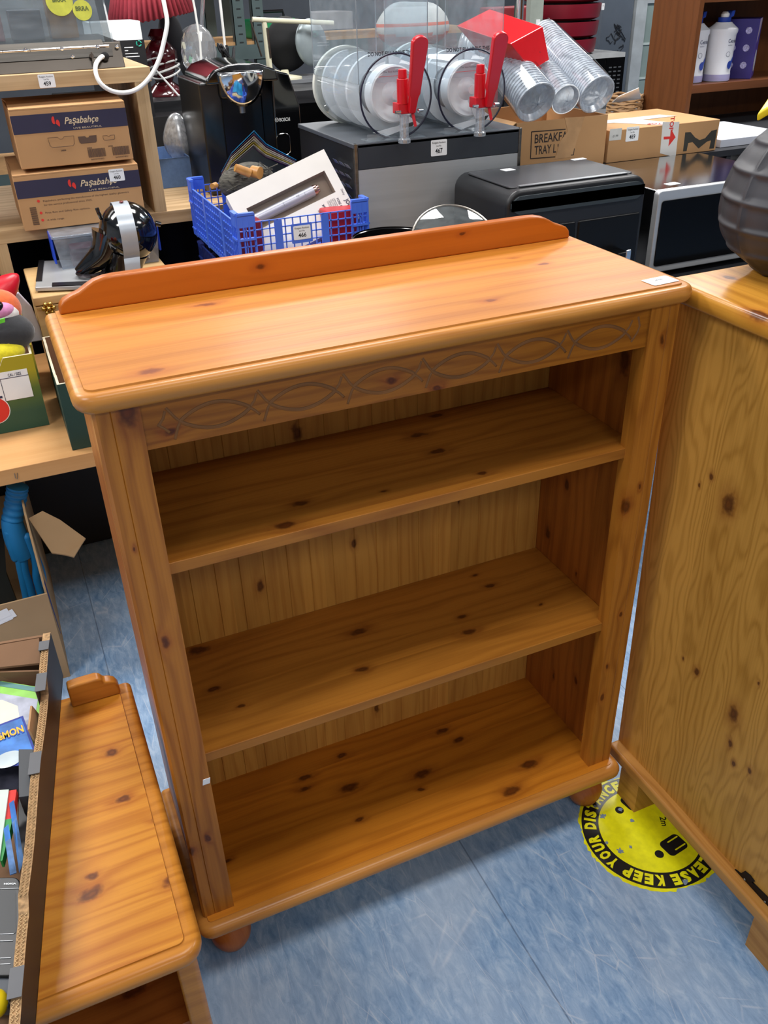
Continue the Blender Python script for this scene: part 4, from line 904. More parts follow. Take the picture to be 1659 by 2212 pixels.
# blue fabric drawer, crumpled bag, foil lamp parts behind upright
t = thing('fabric_drawer', 'blue fabric storage drawer behind the oak upright', 'drawer', (.59, 2.3, .986))
b = MB(); yd0 = 2.18; b.box(.46, yd0, .986, .615, yd0+.004, 1.082); b.box(.46, 2.44, .986, .615, 2.444, 1.082); b.box(.46, yd0, .986, .464, 2.44, 1.082); b.box(.611, yd0, .986, .615, 2.44, 1.082); b.box(.46, yd0, .986, .615, 2.44, .99)
obj('drawer_body', b, plain('slate_blue_fabric', '#5b78a6', .9, noise=.08, scale=90, bump=.2), t, bevel=.001)
q = py(385, 300, 2.3); solo('carrier_bag', 'crumpled translucent white bag in the blue fabric drawer', 'bag', blob(q, (.05, .05, .085), .09, 3, n=34, m=22), clear('bag_film', '#dfe3e8', .25, .2, body=.55, bodycol='#cdd3da'), (q.x, q.y, q.z-.085))

# ------------------------------------------------------------------ right-hand table, riser
tabm = plain('dark_table_laminate', '#2c2d31', .5, noise=.1, scale=8)
t = thing('display_table', 'dark laminate table carrying the slush machine, air fryer and microwave', 'table', (2.1, 1.7, 0))
obj('table_top', MB().box(.90, .90, .745, 3.5, 2.7, .78), tabm, t, bevel=.002)
for x_, y_ in ((.94, .94), (3.42, .94), (.94, 2.62), (3.42, 2.62)): obj('leg', MB().box(x_, y_, 0, x_+.04, y_+.04, .745), plain('black_steel', '#15161a', .5, .3), t)
t = thing('riser_shelf', 'dark riser shelf on the table holding the row of cartons', 'shelf', (2.4, 2.05, .781))
obj('shelf_board', MB().box(1.43, 1.515, 1.015, 3.45, 2.65, 1.035), tabm, t)
for x_ in (1.43, 2.4, 3.43): obj('end_panel', MB().box(x_, 1.52, .781, x_+.02, 2.65, 1.015), tabm, t)

# ------------------------------------------------------------------ slush machine
sm_ = thing('slush_machine', 'twin-bowl slush machine with red tap levers on the dark table, lot 467', 'slush machine', (1.14, 1.52, .781))
xL, xR, yF, yK, zT = .880, 1.398, 1.30, 1.76, 1.213
charc = plain('charcoal_panel', '#2f343b', .45, noise=.06, scale=6); sst = plain('satin_steel', '#c4c7c9', .45, .6, noise=.06, scale=2, stretch=(1, 1, 30))
zb_ = py(772, 368, yF).z
obj('body', MB().box(xL, yF+.01, .80, xR, yK, zT-.012), plain('black_panel', '#17181b', .4, noise=.1), sm_, bevel=.003)
obj('top_plate', MB().box(xL-.004, yF, zT-.012, xR+.004, yK, zT), plain('grey_plate', '#54585e', .4, .3, noise=.06), sm_, bevel=.002)
obj('fascia_band', MB().box(xL+.008, yF, zb_, xR-.006, yF+.01, zT-.003), charc, sm_, bevel=.001)
obj('steel_front', MB().box(xL+.008, yF+.001, .80, xR-.006, yF+.01, zb_-.001), sst, sm_)
for x_ in (xL-.002, xR-.006): obj('corner_strip', MB().box(x_, yF-.002, .80, x_+.009, yF+.012, zT), steel, sm_, bevel=.001)
for fx in (xL+.04, xR-.04):
    for fy in (yF+.05, yK-.05): obj('rubber_foot', MB().cone((fx, fy, .781), (fx, fy, .80), .018, .018, 16), plain('black_rubber', '#101012', .6), sm_)
for r_ in range(5):
    for c_ in range(3):
        yv = 1.33+c_*.045; zv = 1.145-r_*.026
        b = MB().slab([(xL-.0005, yv, zv), (xL-.0005, yv+.034, zv), (xL-.009, yv+.030, zv+.012), (xL-.009, yv+.004, zv+.012)], (-1, 0, .3), .0012); obj('vent_louvre', b, plain('louvre_grey', '#8b9096', .4, .3), sm_)
lot_label(sm_, py(948, 319, yF-.0005), (1, 0, 0), (0, 0, 1), '467', w=.05, h=.042)
bowlm = clear('bowl_plastic', '#f6f9fb', .05, .03, body=.07, ior=1.38); whp = plain('white_auger', '#e6e8ea', .35, noise=.03)
red_tap = plain('red_tap_plastic', '#c80f20', .28, noise=.04, coat=.3); blk_ring = plain('navy_seal', '#191b33', .4)
for (uc, vc, dx, th_) in ((862, 212, .013, 0), (1026, 200, .014, 1)):
    c_ = py(uc, vc, 1.32); c_.y = 0; X_ = c_.x; Z_ = c_.z+.002; r_ = .103
    tk_ = obj('bowl', MB().lathe([(.02, 1.318), (.055, 1.316), (.085, 1.322), (r_, 1.335), (r_, 1.70)], (X_, 0, Z_), 'y', n=56), bowlm, sm_)
    # hopper above the bowl
    hx0, hx1, hy0, hy1, hz0, hz1 = X_-r_, X_+r_*.98, 1.352, 1.70, Z_+.035, 1.66
    b = MB()
    b.slab([(hx0, hy0, hz0), (hx1, hy0, hz0), (hx1, hy0, hz1), (hx0, hy0, hz1)], (0, 1, 0), .003); b.slab([(hx0, hy0, hz0), (hx0, hy1, hz0), (hx0, hy1, hz1), (hx0, hy0, hz1)], (1, 0, 0), .003)
    b.slab([(hx1, hy0, hz0), (hx1, hy1, hz0), (hx1, hy1, hz1), (hx1, hy0, hz1)], (-1, 0, 0), .003); b.slab([(hx0, hy1, hz0), (hx1, hy1, hz0), (hx1, hy1, hz1), (hx0, hy1, hz1)], (0, -1, 0), .003)
    hp = obj('hopper', b, bowlm, sm_)
    b = MB(); b.tube([(hx0, hy0, hz1), (hx0, hy0, hz0), (hx0, hy1, hz0), (hx0, hy1, hz1)], .0013, 6); obj('hopper_edge', b, clear('edge_plastic', '#aab4ba', .1, body=.3), hp)
    b = MB(); b.tube([(hx1, hy0, hz1), (hx1, hy0, hz0), (hx1, hy1, hz0), (hx1, hy1, hz1)], .0013, 6); obj('hopper_edge', b, clear('edge_plastic', '#aab4ba', .1, body=.3), hp)
    obj('bowl_rim_seal', MB().tube([(X_+r_*1.02*sin(R(a)), 1.338, Z_+r_*1.02*cos(R(a))) for a in range(0, 360, 8)], .0028, 6, closed=True), blk_ring, sm_)
    obj('back_ring', MB().lathe([(.06, 1.695), (r_+.004, 1.695), (r_+.004, 1.712), (.06, 1.712)], (X_, 0, Z_), 'y', n=48), plain('cream_ring', '#d9dad0', .4), sm_)
    obj('cooling_drum', MB().lathe([(0, 1.40), (.052, 1.40), (.055, 1.41), (.055, 1.70)], (X_, 0, Z_), 'y', n=40), plain('drum_steel', '#9a9ea2', .4, .6), sm_)
    b = MB(); vs = []; n_ = 110; turns = 3.0
    for i in range(n_+1):
        a = 2*pi*turns*i/n_; y_ = 1.385+.29*i/n_
        for (rr_, dy_) in ((.060, 0), (.096, 0), (.096, .013), (.060, .013)): vs.append((X_+rr_*sin(a), y_+dy_, Z_+rr_*cos(a)))
    b.add(vs, [(i*4+k, i*4+(k+1) % 4, i*4+4+(k+1) % 4, i*4+4+k) for i in range(n_) for k in range(4)], True); obj('auger_spiral', b, whp, sm_)
    obj('auger_cone', MB().lathe([(0, 1.338), (.012, 1.340), (.016, 1.36), (.030, 1.372), (.058, 1.362), (.068, 1.350), (.072, 1.353), (.072, 1.395), (0, 1.395)], (X_+.002, 0, Z_+.004), 'y', n=44), whp, sm_)
    b = MB(); b.slab([(X_-.01, 1.342, Z_-.02), (X_+.075, 1.342, Z_-.075), (X_+.02, 1.342, Z_-.082)], (0, 1, 0), .004); b.slab([(X_-.07, 1.342, Z_-.086), (X_+.06, 1.342, Z_-.066), (X_+.05, 1.342, Z_-.078), (X_-.03, 1.342, Z_-.098)], (0, 1, 0), .003); obj('mixing_blade', b, whp, sm_)
    b = MB(); b.slab([(X_-.10, 1.31, Z_-.085), (X_-.05, 1.31, Z_-.085), (X_-.02, 1.31, Z_-.1), (X_+.07, 1.31, Z_-.1), (X_+.075, 1.31, Z_-.107), (X_-.10, 1.31, Z_-.107)], (0, 1, 0), .003); b.slab([(X_-.10, 1.30, zT+.001), (X_+.07, 1.30, zT+.001), (X_+.07, 1.36, zT+.001), (X_-.10, 1.36, zT+.001)], (0, 0, 1), .002); obj('drip_guard', b, bowlm, sm_)
    # tap
    tx = X_-.010
    tp = obj('tap_body', MB().cone((tx, 1.275, Z_-.012), (tx, 1.275, Z_+.05), .0155, .0155, 20).cone((tx, 1.275, Z_+.05), (tx, 1.275, Z_+.072), .0125, .011, 20).box(tx-.019, 1.262, Z_-.035, tx+.019, 1.30, Z_-.008), red_tap, sm_, bevel=.002)
    b = MB(); hX = tx+.018
    P_ = [(-.010, -.01), (-.012, .03), (-.017, .04), (-.018, .09), (-.020, .13), (-.022, .16)] + [(.0+.022*cos(R(a)), .163+.018*sin(R(a))) for a in range(170, 5, -20)] + [(.022, .16), (.021, .13), (.018, .09), (.016, .04), (.012, .03), (.008, -.01)]
    ln_ = Vector((0, -.30, 1)).normalized(); nv = Vector((0, -1, -.30)).normalized(); O_ = Vector((hX, 1.262, Z_-.02))
    b.slab([O_+Vector((p[0], 0, 0))+ln_*p[1] for p in P_], nv, .016); obj('tap_lever', b, red_tap, sm_, bevel=.003)
    b = MB(); b.slab([O_+Vector(p) for p in ((-.003, 0, -.005), (.006, 0, -.005), (.012, -.008, -.045), (.005, -.008, -.047))], (0, -1, 0), .003); obj('lever_tail', b, red_tap, sm_)
    for sx_ in (-1, 1): b = MB().cone((hX-.008+sx_*.026, 1.256, Z_-.028), (hX-.008+sx_*.040, 1.256, Z_-.028), .0055, .004, 12); obj('bolt', b, chrome, sm_)
    obj('tap_spout', MB().lathe([(.014, -.105), (.017, -.107), (.017, -.098), (.0125, -.095), (.0125, -.038)], (tx+.002, 1.272, Z_), n=24), clear('spout_plastic', '#dfe3ea', .2, body=.25), sm_)
    b = MB(); b.text('DO NOT FILL ABOVE THIS LINE', .0095, (X_+.006, hy0-.0008, Z_+.100), (1, 0, 0), (0, 0, 1), width=.160, bold=.02); b.text('The best homemade', .005, (X_+.0, hy0-.0006, Z_+.058), (1, 0, 0), (0, 0, 1), width=.062); obj('warning_print', b, ink, sm_)
    b = MB().box(X_-.045, hy0-.0008, Z_+.049, X_+.05, hy0-.0002, Z_+.0502); obj('red_line', b, red_ink, sm_)

# ------------------------------------------------------------------ air fryer
af = thing('air_fryer', 'black dual-drawer air fryer with silver handle between the slush machine and steel microwave', 'air fryer', (1.38, 1.11, .781))
ax0, ax1, ay0, ay1, az = 1.160, 1.600, .965, 1.26, 1.12
b = MB(); hh = az-.785; b.prism(rrect(ax1-ax0, hh, .042, 6, (ax0+ax1)/2, .785+hh/2), 0, ay0, ay1, 'xz'); obj('housing', b, plain('matt_black_plastic', '#1b1c1f', .42, noise=.1), af, bevel=.010, seg=3)
pb = py(1100, 468, ay0).z; b = MB(); hp_ = 1.104-pb+.0; b.prism(rrect(ax1-ax0-.022, hp_, .03, 6, (ax0+ax1)/2, 1.106-hp_/2), 0, ay0-.006, ay0+.01, 'xz'); obj('glossy_panel', b, plain('gloss_charcoal', '#363d40', .25, noise=.08, spec=.4), af, bevel=.002)
b = MB(); b.prism(rrect(ax1-ax0-.05, ay1-ay0-.05, .02, 4, (ax0+ax1)/2, (ay0+ay1)/2), 0, az-.002, az+.003, 'xy'); obj('top_panel', b, plain('dark_sheen_top', '#3b3c3f', .25, noise=.08), af, bevel=.002)
b = MB(); b.box(ax0+.05, ay0+.022, az+.003, ax1-.05, ay0+.038, az+.0045); obj('silver_strip', b, plain('strip_silver', '#9fa3a6', .3, .8), af)
xm = (ax0+ax1)/2
for (a_, b_) in ((ax0+.012, xm-.003), (xm+.003, ax1-.012)):
    dr = obj('drawer', MB().box(a_, ay0-.004, .80, b_, ay0+.02, pb-.035), plain('drawer_black', '#0e0f11', .3, noise=.1, spec=.25), af, bevel=.006)
    mx_ = (a_+b_)/2 if b_ < xm else py(1352, 530, .93).x
    obj('handle', MB().prism(rrect(.05, .05, .012, 4, mx_-.012, .905), 0, ay0-.045, ay0-.004, 'xz'), plain('drawer_black', '#0c0d0f', .15), dr, bevel=.003)
    obj('handle_trim', MB().box(mx_-.004, ay0-.047, .885, mx_+.012, ay0-.043, .935), chrome, dr, bevel=.002)
c_ = pz(1097, 367, az+.003); lot_label(af, c_, (1, .1, 0), (-.1, 1, 0), '', w=.035, h=.03); c_ = pz(1250, 344, az+.003); lot_label(af, c_, (1, .0, 0), (0, 1, 0), '', w=.045, h=.022)

# ------------------------------------------------------------------ steel microwave
mw = thing('microwave', 'stainless steel microwave with black glass door behind the pine cabinet', 'microwave', (2.0, 1.29, .781))
mx0, mx1, my0, my1, mz0, mz1 = 1.736, 2.25, 1.068, 1.50, .80, 1.042
mst = plain('polished_steel_case', '#b7b8b8', .14, 1, noise=.05, scale=2, stretch=(1, 20, 1))
obj('case', MB().box(mx0, my0+.02, mz0, mx1, my1, mz1), mst, mw, bevel=.003)
fr = obj('front_frame', MB().prism(rrect(mx1-mx0+.006, mz1-mz0, .012, 4, (mx0+mx1)/2, (mz0+mz1)/2), 0, my0, my0+.022, 'xz'), sst, mw, bevel=.004)
obj('door_glass', MB().prism(rrect(mx1-mx0-.135, mz1-mz0-.05, .008, 3, (mx0+mx1)/2-.055, (mz0+mz1)/2-.004), 0, my0-.003, my0+.004, 'xz'), plain('black_glass', '#070708', .12, noise=.05, spec=.18), mw)
obj('control_panel', MB().box(mx1-.10, my0-.003, mz0+.02, mx1-.015, my0+.004, mz1-.02), plain('black_glass', '#08090b', .05), mw)
for fx in (mx0+.04, mx1-.04): obj('foot', MB().cone((fx, my0+.05, .781), (fx, my0+.05, .80), .012, .012, 12), plain('black_rubber', '#101012', .6), mw)
for fx in (mx0+.04, mx1-.04): obj('foot', MB().cone((fx, my1-.05, .781), (fx, my1-.05, .80), .012, .012, 12), plain('black_rubber', '#101012', .6), mw)
c_ = pz(1452, 397, mz1); lot_label(mw, c_, (1, .1, 0), (-.1, 1, 0), '', w=.045, h=.028)

# ------------------------------------------------------------------ pan with glass lid
t = thing('frying_pan', 'black frying pan showing behind the bookcase gallery', 'pan', (.99, 1.02, .781))
cpn = py(842, 512, 1.02)
pc = Vector((cpn.x+.01, 1.03, .0)); zr = cpn.z-.002
b = MB().lathe([(0, .782), (.07, .782), (.085, .80), (.098, zr-.004), (.103, zr), (.100, zr+.001), (.082, .81), (.06, .79), (0, .789)], (pc.x, pc.y, 0), n=48); obj('pan_bowl', b, plain('pan_black', '#0b0b0d', .15, coat=.6), t)
t = thing('pan_lid', 'round glass pan lid with steel rim leaning beside the air fryer', 'lid', (1.06, 1.0, .80))
lc = py(972, 503, .93); a1 = (py(1068, 452, .93)-py(878, 512, .93)).normalized(); nn = Vector((.22, -.62, .75)); nn = (nn-a1*nn.dot(a1)).normalized(); a2 = nn.cross(a1)
if a2.z < 0: a2 = -a2
A_ = (a1, a2, nn); lc = lc-a2*.03
obj('glass', MB().lathe([(0, .022), (.04, .019), (.08, .009), (.108, 0), (.108, -.003), (.08, .006), (.04, .016), (0, .019)], lc, A=A_, n=48), clear('lid_glass', '#dfe6e6', .16, .02, body=.05), t)
obj('steel_rim', MB().tube([lc+a1*.109*cos(R(a))+a2*.109*sin(R(a)) for a in range(0, 360, 8)], .0028, 8, closed=True), steel, t)
obj('lid_knob', MB().lathe([(0, .045), (.014, .045), (.017, .040), (.010, .022), (0, .022)], lc, A=A_, n=24), blackp, t)

# ------------------------------------------------------------------ cartons on the riser
yc = 1.53
def ppoly(b, pts, y, th=.0006): return b.slab([py(u, v, y) for u, v in pts], (0, -1, 0), th)
t = carton('cardboard_box', 'brown carton stencilled BREAKFAST TRAY with torn tape, full of plastic cup sleeves', 1.525, 1.872, yc, yc+.36, 1.036, py(1315, 247, yc).z, flaps=False)
bx_ = bpy.data.objects[t.children[0].name]; 
# replace the closed body by an open one
bpy.data.objects.remove(bx_); z1_ = py(1315, 247, yc).z; th = .004; b = MB(); x0_, x1_ = 1.525, 1.872
b.box(x0_, yc, 1.036, x1_, yc+th, z1_); b.box(x0_, yc+.356, 1.036, x1_, yc+.36, z1_); b.box(x0_, yc+th, 1.036, x0_+th, yc+.356, z1_); b.box(x1_-th, yc+th, 1.036, x1_, yc+.356, z1_); b.box(x0_+th, yc+th, 1.036, x1_-th, yc+.356, 1.04); obj('box_body', b, kraft, t)
b = MB(); b.slab([(x0_, yc+.002, z1_), (x0_, yc+.356, z1_), (x0_-.05, yc+.36, z1_-.03), (x0_-.05, yc, z1_-.03)], (0, 0, 1), .003); obj('flap', b, kraft, t)
def o3(u, v): return (u/4.366+1020, v/4.366)
b = MB(); f = yc-.0004; X, Z = (1, 0, 0), (0, 0, 1)
pA = py(*o3(588, 1352), f); b.text('BREAKFA', .0265, pA, X, Z, width=(py(*o3(895, 1320), f)-pA).x, align='L', bold=.012)
pA = py(*o3(585, 1460), f); b.text('TRAY L', .0265, pA, X, Z, width=(py(*o3(790, 1440), f)-pA).x, align='L', bold=.012); b.text("'", .0265, py(*o3(805, 1440), f), X, Z)
def line(b, p, q, w_=.0016):
    p, q = py(*o3(*p), f), py(*o3(*q), f); b.tube([p, q], w_, 4)
line(b, (560, 1242), (880, 1218)); line(b, (560, 1242), (550, 1496)); line(b, (550, 1496), (780, 1478)); line(b, (962, 1400), (955, 1460)); line(b, (955, 1460), (930, 1462))
obj('stencil_print', b, plain('black_brown_ink', '#2a2220', .7), t)
b = MB(); ppoly(b, [o3(870, 1110), o3(1060, 1100), o3(1020, 1230), o3(985, 1330), o3(950, 1480), o3(780, 1500), o3(830, 1330), o3(900, 1240)], yc-.0002, .0008); obj('torn_tape', b, plain('tape_brown', '#c0966a', .25, noise=.1, scale=30), t)
# M carton
zt2 = py(1560, 257, yc).z
t = carton('cardboard_box', 'brown carton with big black M mark, white tape and lot 469 sticker', 1.885, 2.352, yc, yc+.34, 1.036, zt2, flaps=False)
def o7(u, v): return (u/4.621+1300, v/4.621)
b = MB(); M1 = [(810, 1510), (833, 1322), (885, 1318), (930, 1372), (975, 1398), (1030, 1380), (1095, 1305), (1150, 1292)]; M2 = [(1118, 1480), (1072, 1484), (1090, 1400), (1050, 1412), (965, 1482), (905, 1418), (862, 1428), (845, 1508)]
ppoly(b, [o7(*p) for p in M1+M2], yc); obj('m_mark', b, plain('charcoal_ink', '#37352f', .7), t)
tape = plain('white_tape', '#dcdad6', .3, noise=.06)
tp_ = obj('packing_tape', ppoly(MB(), [o7(608, 1218), o7(775, 1216), o7(735, 1572), o7(580, 1530)], yc), tape, t)
tx0, tx1 = py(*o7(608, 1218), yc).x, py(*o7(775, 1216), yc).x; b = MB(); b.slab([(tx0, yc, zt2+.0004), (tx1, yc, zt2+.0004), (tx1-.05, yc+.14, zt2+.0006), (tx0-.10, yc+.13, zt2+.0006)], (0, 0, 1), .0006); b.slab([(1.89, yc+.13, zt2+.0008), (2.28, yc+.14, zt2+.0008), (2.25, yc+.20, zt2+.0008), (1.89, yc+.19, zt2+.0008)], (0, 0, 1), .0006); obj('top_tape', b, tape, t)
b = MB(); ppoly(b, [o7(618, 1365), o7(618, 1392), o7(675, 1388), o7(665, 1460), o7(735, 1370), o7(690, 1285), o7(682, 1362)], yc-.0007); b.text('TOP', .017, py(*o7(680, 1238), yc-.0014), (0, 0, -1), (1, 0, 0), bold=.02); obj('red_arrow', b, red_ink, t)
b = MB(); b.text('TOP', .025, ((tx0+tx1)/2-.035, yc+.045, zt2+.0016), (-1, .6, 0), (-.6, -1, 0), bold=.02, width=.05); obj('tape_print', b, red_ink, t)
lot_label(t, py(*o7(305, 1337), yc-.0006), X, Z, '469', w=.052, h=.045)
b = MB(); q = py(*o7(137, 1342), yc-.0006); b.obox(q, (.024, 0, 0), (0, .0004, 0), (0, 0, .018)); b.mat(1).text('£1.99', .007, q+Vector((0, -.0008, -.008)), X, Z); obj('price_label', b, [plain('old_label', '#c9c9c5', .6), ink], t)
# flat white box behind right
solo('flat_box', 'flat white printed box lying beside the M carton', 'box', MB().box(2.40, 1.56, 1.036, 2.72, 1.90, 1.062), plain('white_box_card', '#cfd2dc', .5, noise=.05), (2.56, 1.73, 1.036), bevel=.001)

# cup sleeves
cupm = clear('cup_plastic', '#dfe3e8', .14, .15, body=.6, bodycol='#dbe1e8')
def sleeve(t, P, D, L_, r0, r1, n_):
    D = Vector(D).normalized(); P = Vector(P); prof = [(0, .02), (r0*.78, .016), (r0*.97, .0)]
    for i in range(n_):
        h_ = i*L_/n_; rr = r0+(r1-r0)*i/n_; s_ = L_/n_
        prof += [(rr*1.035, h_), (rr*1.035, h_+s_*.35), (rr*.985, h_+s_*.45), (rr*.985, h_+s_*.95)]
    U = D.orthogonal().normalized(); V = D.cross(U); obj('cup_stack', MB().lathe(prof, P, A=(U, V, D), n=36), cupm, t)
    pr2 = [(0, -.01), (r0*.6, -.006), (r0*1.06, .004), (r0*1.07, L_*.3), (r1*1.06, L_), (r1*.4, L_+.03), (0, L_+.03)]
    b = MB().lathe(pr2, P, A=(U, V, D), n=30); rn = random.Random(int(L_*1e4))
    for i, v in enumerate(b.v): b.v[i] = v+Vector((rn.uniform(-1, 1), rn.uniform(-1, 1), rn.uniform(-1, 1)))*.0028
    obj('wrapper', b, clear('crinkle_film', '#f6f8fa', .07, .08), t)
for nm_, (u, v, y0_), (u1, v1, y1_), r0, r1, n_ in (('left sleeve of clear cups, beside the slush bowls', (1158, 222, 1.50), (1062, 92, 1.78), .064, .060, 26),
        ('middle sleeve of clear cups, under the red carton', (1222, 215, 1.52), (1140, 118, 1.80), .046, .046, 22),
        ('longest clear cup sleeve, resting on top at the right', (1290, 205, 1.52), (1172, 75, 1.86), .060, .052, 34)):
    P_ = py(u, v, y0_); Q_ = py(u1, v1, y1_); D_ = Q_-P_
    t = thing('cup_sleeve', nm_, 'cups', tuple(P_), group=None); sleeve(t, P_, D_, D_.length, r0, r1, n_)
# red glossy box on the cups
t = thing('red_box', 'glossy bright red carton lying on the clear cup sleeves', 'box', tuple(py(1150, 150, 1.60)))
c_, X1 = py(1103, 97, 1.57), None
A0, B0, C0, D0_ = py(1103, 95, 1.56), py(1173, 57, 1.62), py(1187, 130, 1.64), py(1150, 152, 1.57)
b = MB(); bk = Vector((-.12, .13, .05)); front = [A0, B0, C0, D0_]; b.slab(front, bk, bk.length); obj('carton', b, plain('gloss_red_card', '#d8141c', .2, noise=.04, coat=.4), t, bevel=.003)
b = MB(); n2 = (B0-A0).cross(D0_-A0).normalized(); n2 = n2 if n2.y < 0 else -n2; cc = (A0+B0+C0+D0_)/4+n2*.0006
for k in range(8): a = k*pi/4; d_ = (B0-A0).normalized()*cos(a)+(D0_-A0).normalized()*sin(a); b.obox(cc+d_*.014, d_*.010, n2*.0003, n2.cross(d_)*.0012)
obj('star_print', b, plain('dark_red_print', '#8f0e14', .4), t)
# ------------------------------------------------------------------ far background
dgs = plain('rack_green_grey', '#4f5f60', .5, .2, noise=.1); chip = plain('chipboard', '#b08a5e', .8, noise=.15, scale=30)
blkw = wood('black_ash', '#26272a', '#101114', 'x', 'y', 2, [], (1.2, 3, 0), rough=.45, coat=.1, var=.02)
t = thing('black_table', 'black wood-effect table behind the oak unit with lamps on it', 'table', (1.2, 3.05, 0))
obj('table_top', MB().box(.30, 2.75, 1.15, 2.3, 3.35, 1.20), blkw, t, bevel=.002)
for x_, y_ in ((.32, 2.78), (2.22, 2.78), (.32, 3.27), (2.22, 3.27)): obj('leg', MB().box(x_, y_, 0, x_+.06, y_+.06, 1.15), blkw, t)
obj('back_panel', MB().box(.36, 3.29, .05, 2.24, 3.31, 1.15), blkw, t)  # panel added so the space under the table stays black
rk = thing('metal_rack', 'grey-green slotted metal racking against the back, with chipboard shelves', 'rack', (1.8, 3.85, 0))
for (u0) in (1.205, 1.300, 2.58, -.6):
    for yy in (3.6, 4.15):
        b = MB().box(u0, yy, 0, u0+.055, yy+.003, 2.3).box(u0, yy, 0, u0+.003, yy+.04, 2.3); obj('upright', b, dgs, rk)
        if yy < 4 and u0 in (1.205, 1.300):
            b = MB()
            for k in range(14): z_ = 1.16+k*.035; b.box(u0+.020, yy-.0008, z_, u0+.040, yy-.0002, z_+.006)
            obj('slots', b, plain('slot_dark', '#1b2122', .8), rk)
for z_ in (1.325, .85, 1.80):
    obj('shelf_board', MB().box(-.6, 3.61, z_, 2.63, 4.15, z_+.016), chip, rk)
    obj('beam', MB().box(-.6, 3.595, z_-.06, 2.63, 3.605, z_+.002), dgs, rk)
# green case with black handle
t = thing('tool_case', 'green plastic case with black handle on the metal rack', 'case', (1.42, 3.75, 1.342))
gc = plain('green_case_plastic', '#1f9a63', .4, noise=.08); q0, q1 = py(545, 90, 3.72), py(640, 38, 3.72)
obj('case_body', MB().box(q0.x, 3.72, 1.342, q1.x, 3.86, q1.z), gc, t, bevel=.012, seg=3)
obj('handle', MB().tube([(q0.x+.07, 3.78, q1.z), (q0.x+.075, 3.78, q1.z+.03), (q1.x-.05, 3.78, q1.z+.03), (q1.x-.045, 3.78, q1.z)], .008, 8), blackp, t)
obj('white_sticker', MB().box(q0.x+.02, 3.7185, q1.z-.045, q0.x+.045, 3.72, q1.z-.015), white_paper, t)
# articulated cream lamp
t = thing('desk_lamp', 'cream articulated desk lamp with round base on the black table', 'lamp', tuple(pz(615, 178, 1.201)))
crm = plain('cream_enamel', '#cfccb2', .4, noise=.06); bs_ = pz(617, 178, 1.2005)
obj('base', MB().lathe([(0, 0), (.075, 0), (.078, .008), (.074, .022), (.02, .032), (.016, .05), (0, .05)], bs_, n=40), crm, t)
j0 = Vector((py(583, 152, bs_.y).x, bs_.y, py(583, 152, bs_.y).z)); j1 = py(571, 48, bs_.y); j2 = py(720, 50, bs_.y-.02)
obj('lower_arm', MB().tube([bs_+Vector((-.02, 0, .03)), j0, j0+(j1-j0)*.3, j1], .011, 12, taper=lambda k: 1.5-.5*k), crm, t)
obj('upper_arm', MB().tube([py(545, 42, bs_.y), j2], .010, 12), crm, t)
obj('spring', MB().tube([py(541, 44, bs_.y-.01), py(565, 122, bs_.y-.01)], .004, 8), steel, t)
obj('spring', MB().tube([py(577, 60, bs_.y-.01), py(584, 125, bs_.y-.01)], .006, 8), steel, t)
lp = py(725, 60, bs_.y-.02); 
# grey reflector bowl and black bag
t = thing('metal_bowl', 'pale grey metal lamp bowl leaning behind the desk lamp', 'bowl', (1.45, 3.2, 1.201))
q = py(672, 92, 3.15); b = MB().ell(q, (.085, .03, .095), 30, 18, A=(Vector((.9, .3, .2)).normalized(), Vector((-.3, .9, .0)), Vector((-.2, 0, 1)).normalized())); obj('bowl', b, plain('pale_grey_metal', '#8e9a9e', .35, .3), t)
solo('shoulder_bag', 'black fabric bag behind the cream desk lamp', 'bag', blob(py(622, 95, 3.25), (.11, .06, .11), .04, 9), plain('black_fabric', '#0f1013', .8, noise=.2), tuple(py(622, 150, 3.25)))
t = thing('ribbed_mat', 'grey ribbed panel lying on the black table behind the cream lamp base', 'mat', (1.25, 3.2, 1.201))
b = MB()
for k in range(7): b.box(1.12, 3.02+k*.035, 1.201, 1.52, 3.045+k*.035, 1.215)
obj('slats', b, plain('grey_slat', '#6d7074', .5), t)
# burgundy table lamp with pleated shade and white flex
lx = py(350, 140, 2.95).x
t = thing('table_lamp', 'burgundy faceted table lamp with pleated red shade and coiled white flex', 'lamp', (lx, 2.95, 1.201))
bur = plain('burgundy_gloss', '#4a0d15', .12, noise=.1, coat=.5)
obj('lamp_base', MB().lathe([(0, 1.201), (.085, 1.201), (.080, 1.215), (.035, 1.25), (.05, 1.29), (.066, 1.33), (.066, 1.36), (.045, 1.385), (.030, 1.40), (.040, 1.415), (.025, 1.44), (0, 1.44)], (lx, 2.95, 0), n=8), bur, t)
sh = MB(); prof = [(.168, 1.475), (.09, 1.72)]; n_ = 96; vs = []
for (r_, z_) in prof:
    for i in range(n_): a = 2*pi*i/n_; k = 1+(.035 if i % 2 else -.02); vs.append((lx-.015+r_*k*cos(a), 2.95+r_*k*sin(a), z_+(.006 if i % 2 else 0)+.02*cos(a)))
sh.add(vs, [(i, (i+1) % n_, n_+(i+1) % n_, n_+i) for i in range(n_)]); o = obj('lamp_shade', sh, plain('red_pleated_fabric', '#9c2f3c', .7, noise=.1, scale=60), t, auto=10)
sm2 = o.modifiers.new('s', 'SOLIDIFY'); sm2.thickness = .003
pts = []
for i in range(90): a = i*2*pi/20; pts.append((lx+(.058+.012*sin(i*.37))*cos(a), 2.95+(.058)*sin(a), 1.265+.0009*i+.012*sin(a*1+.4*i*.1)))
pts += [(lx+.02, 2.80, 1.21), (lx+.12, 2.80, 1.208), (lx+.2, 2.86, 1.208)]
obj('flex', MB().tube([Vector(p) for p in pts], .0042, 6), white_pl, t)
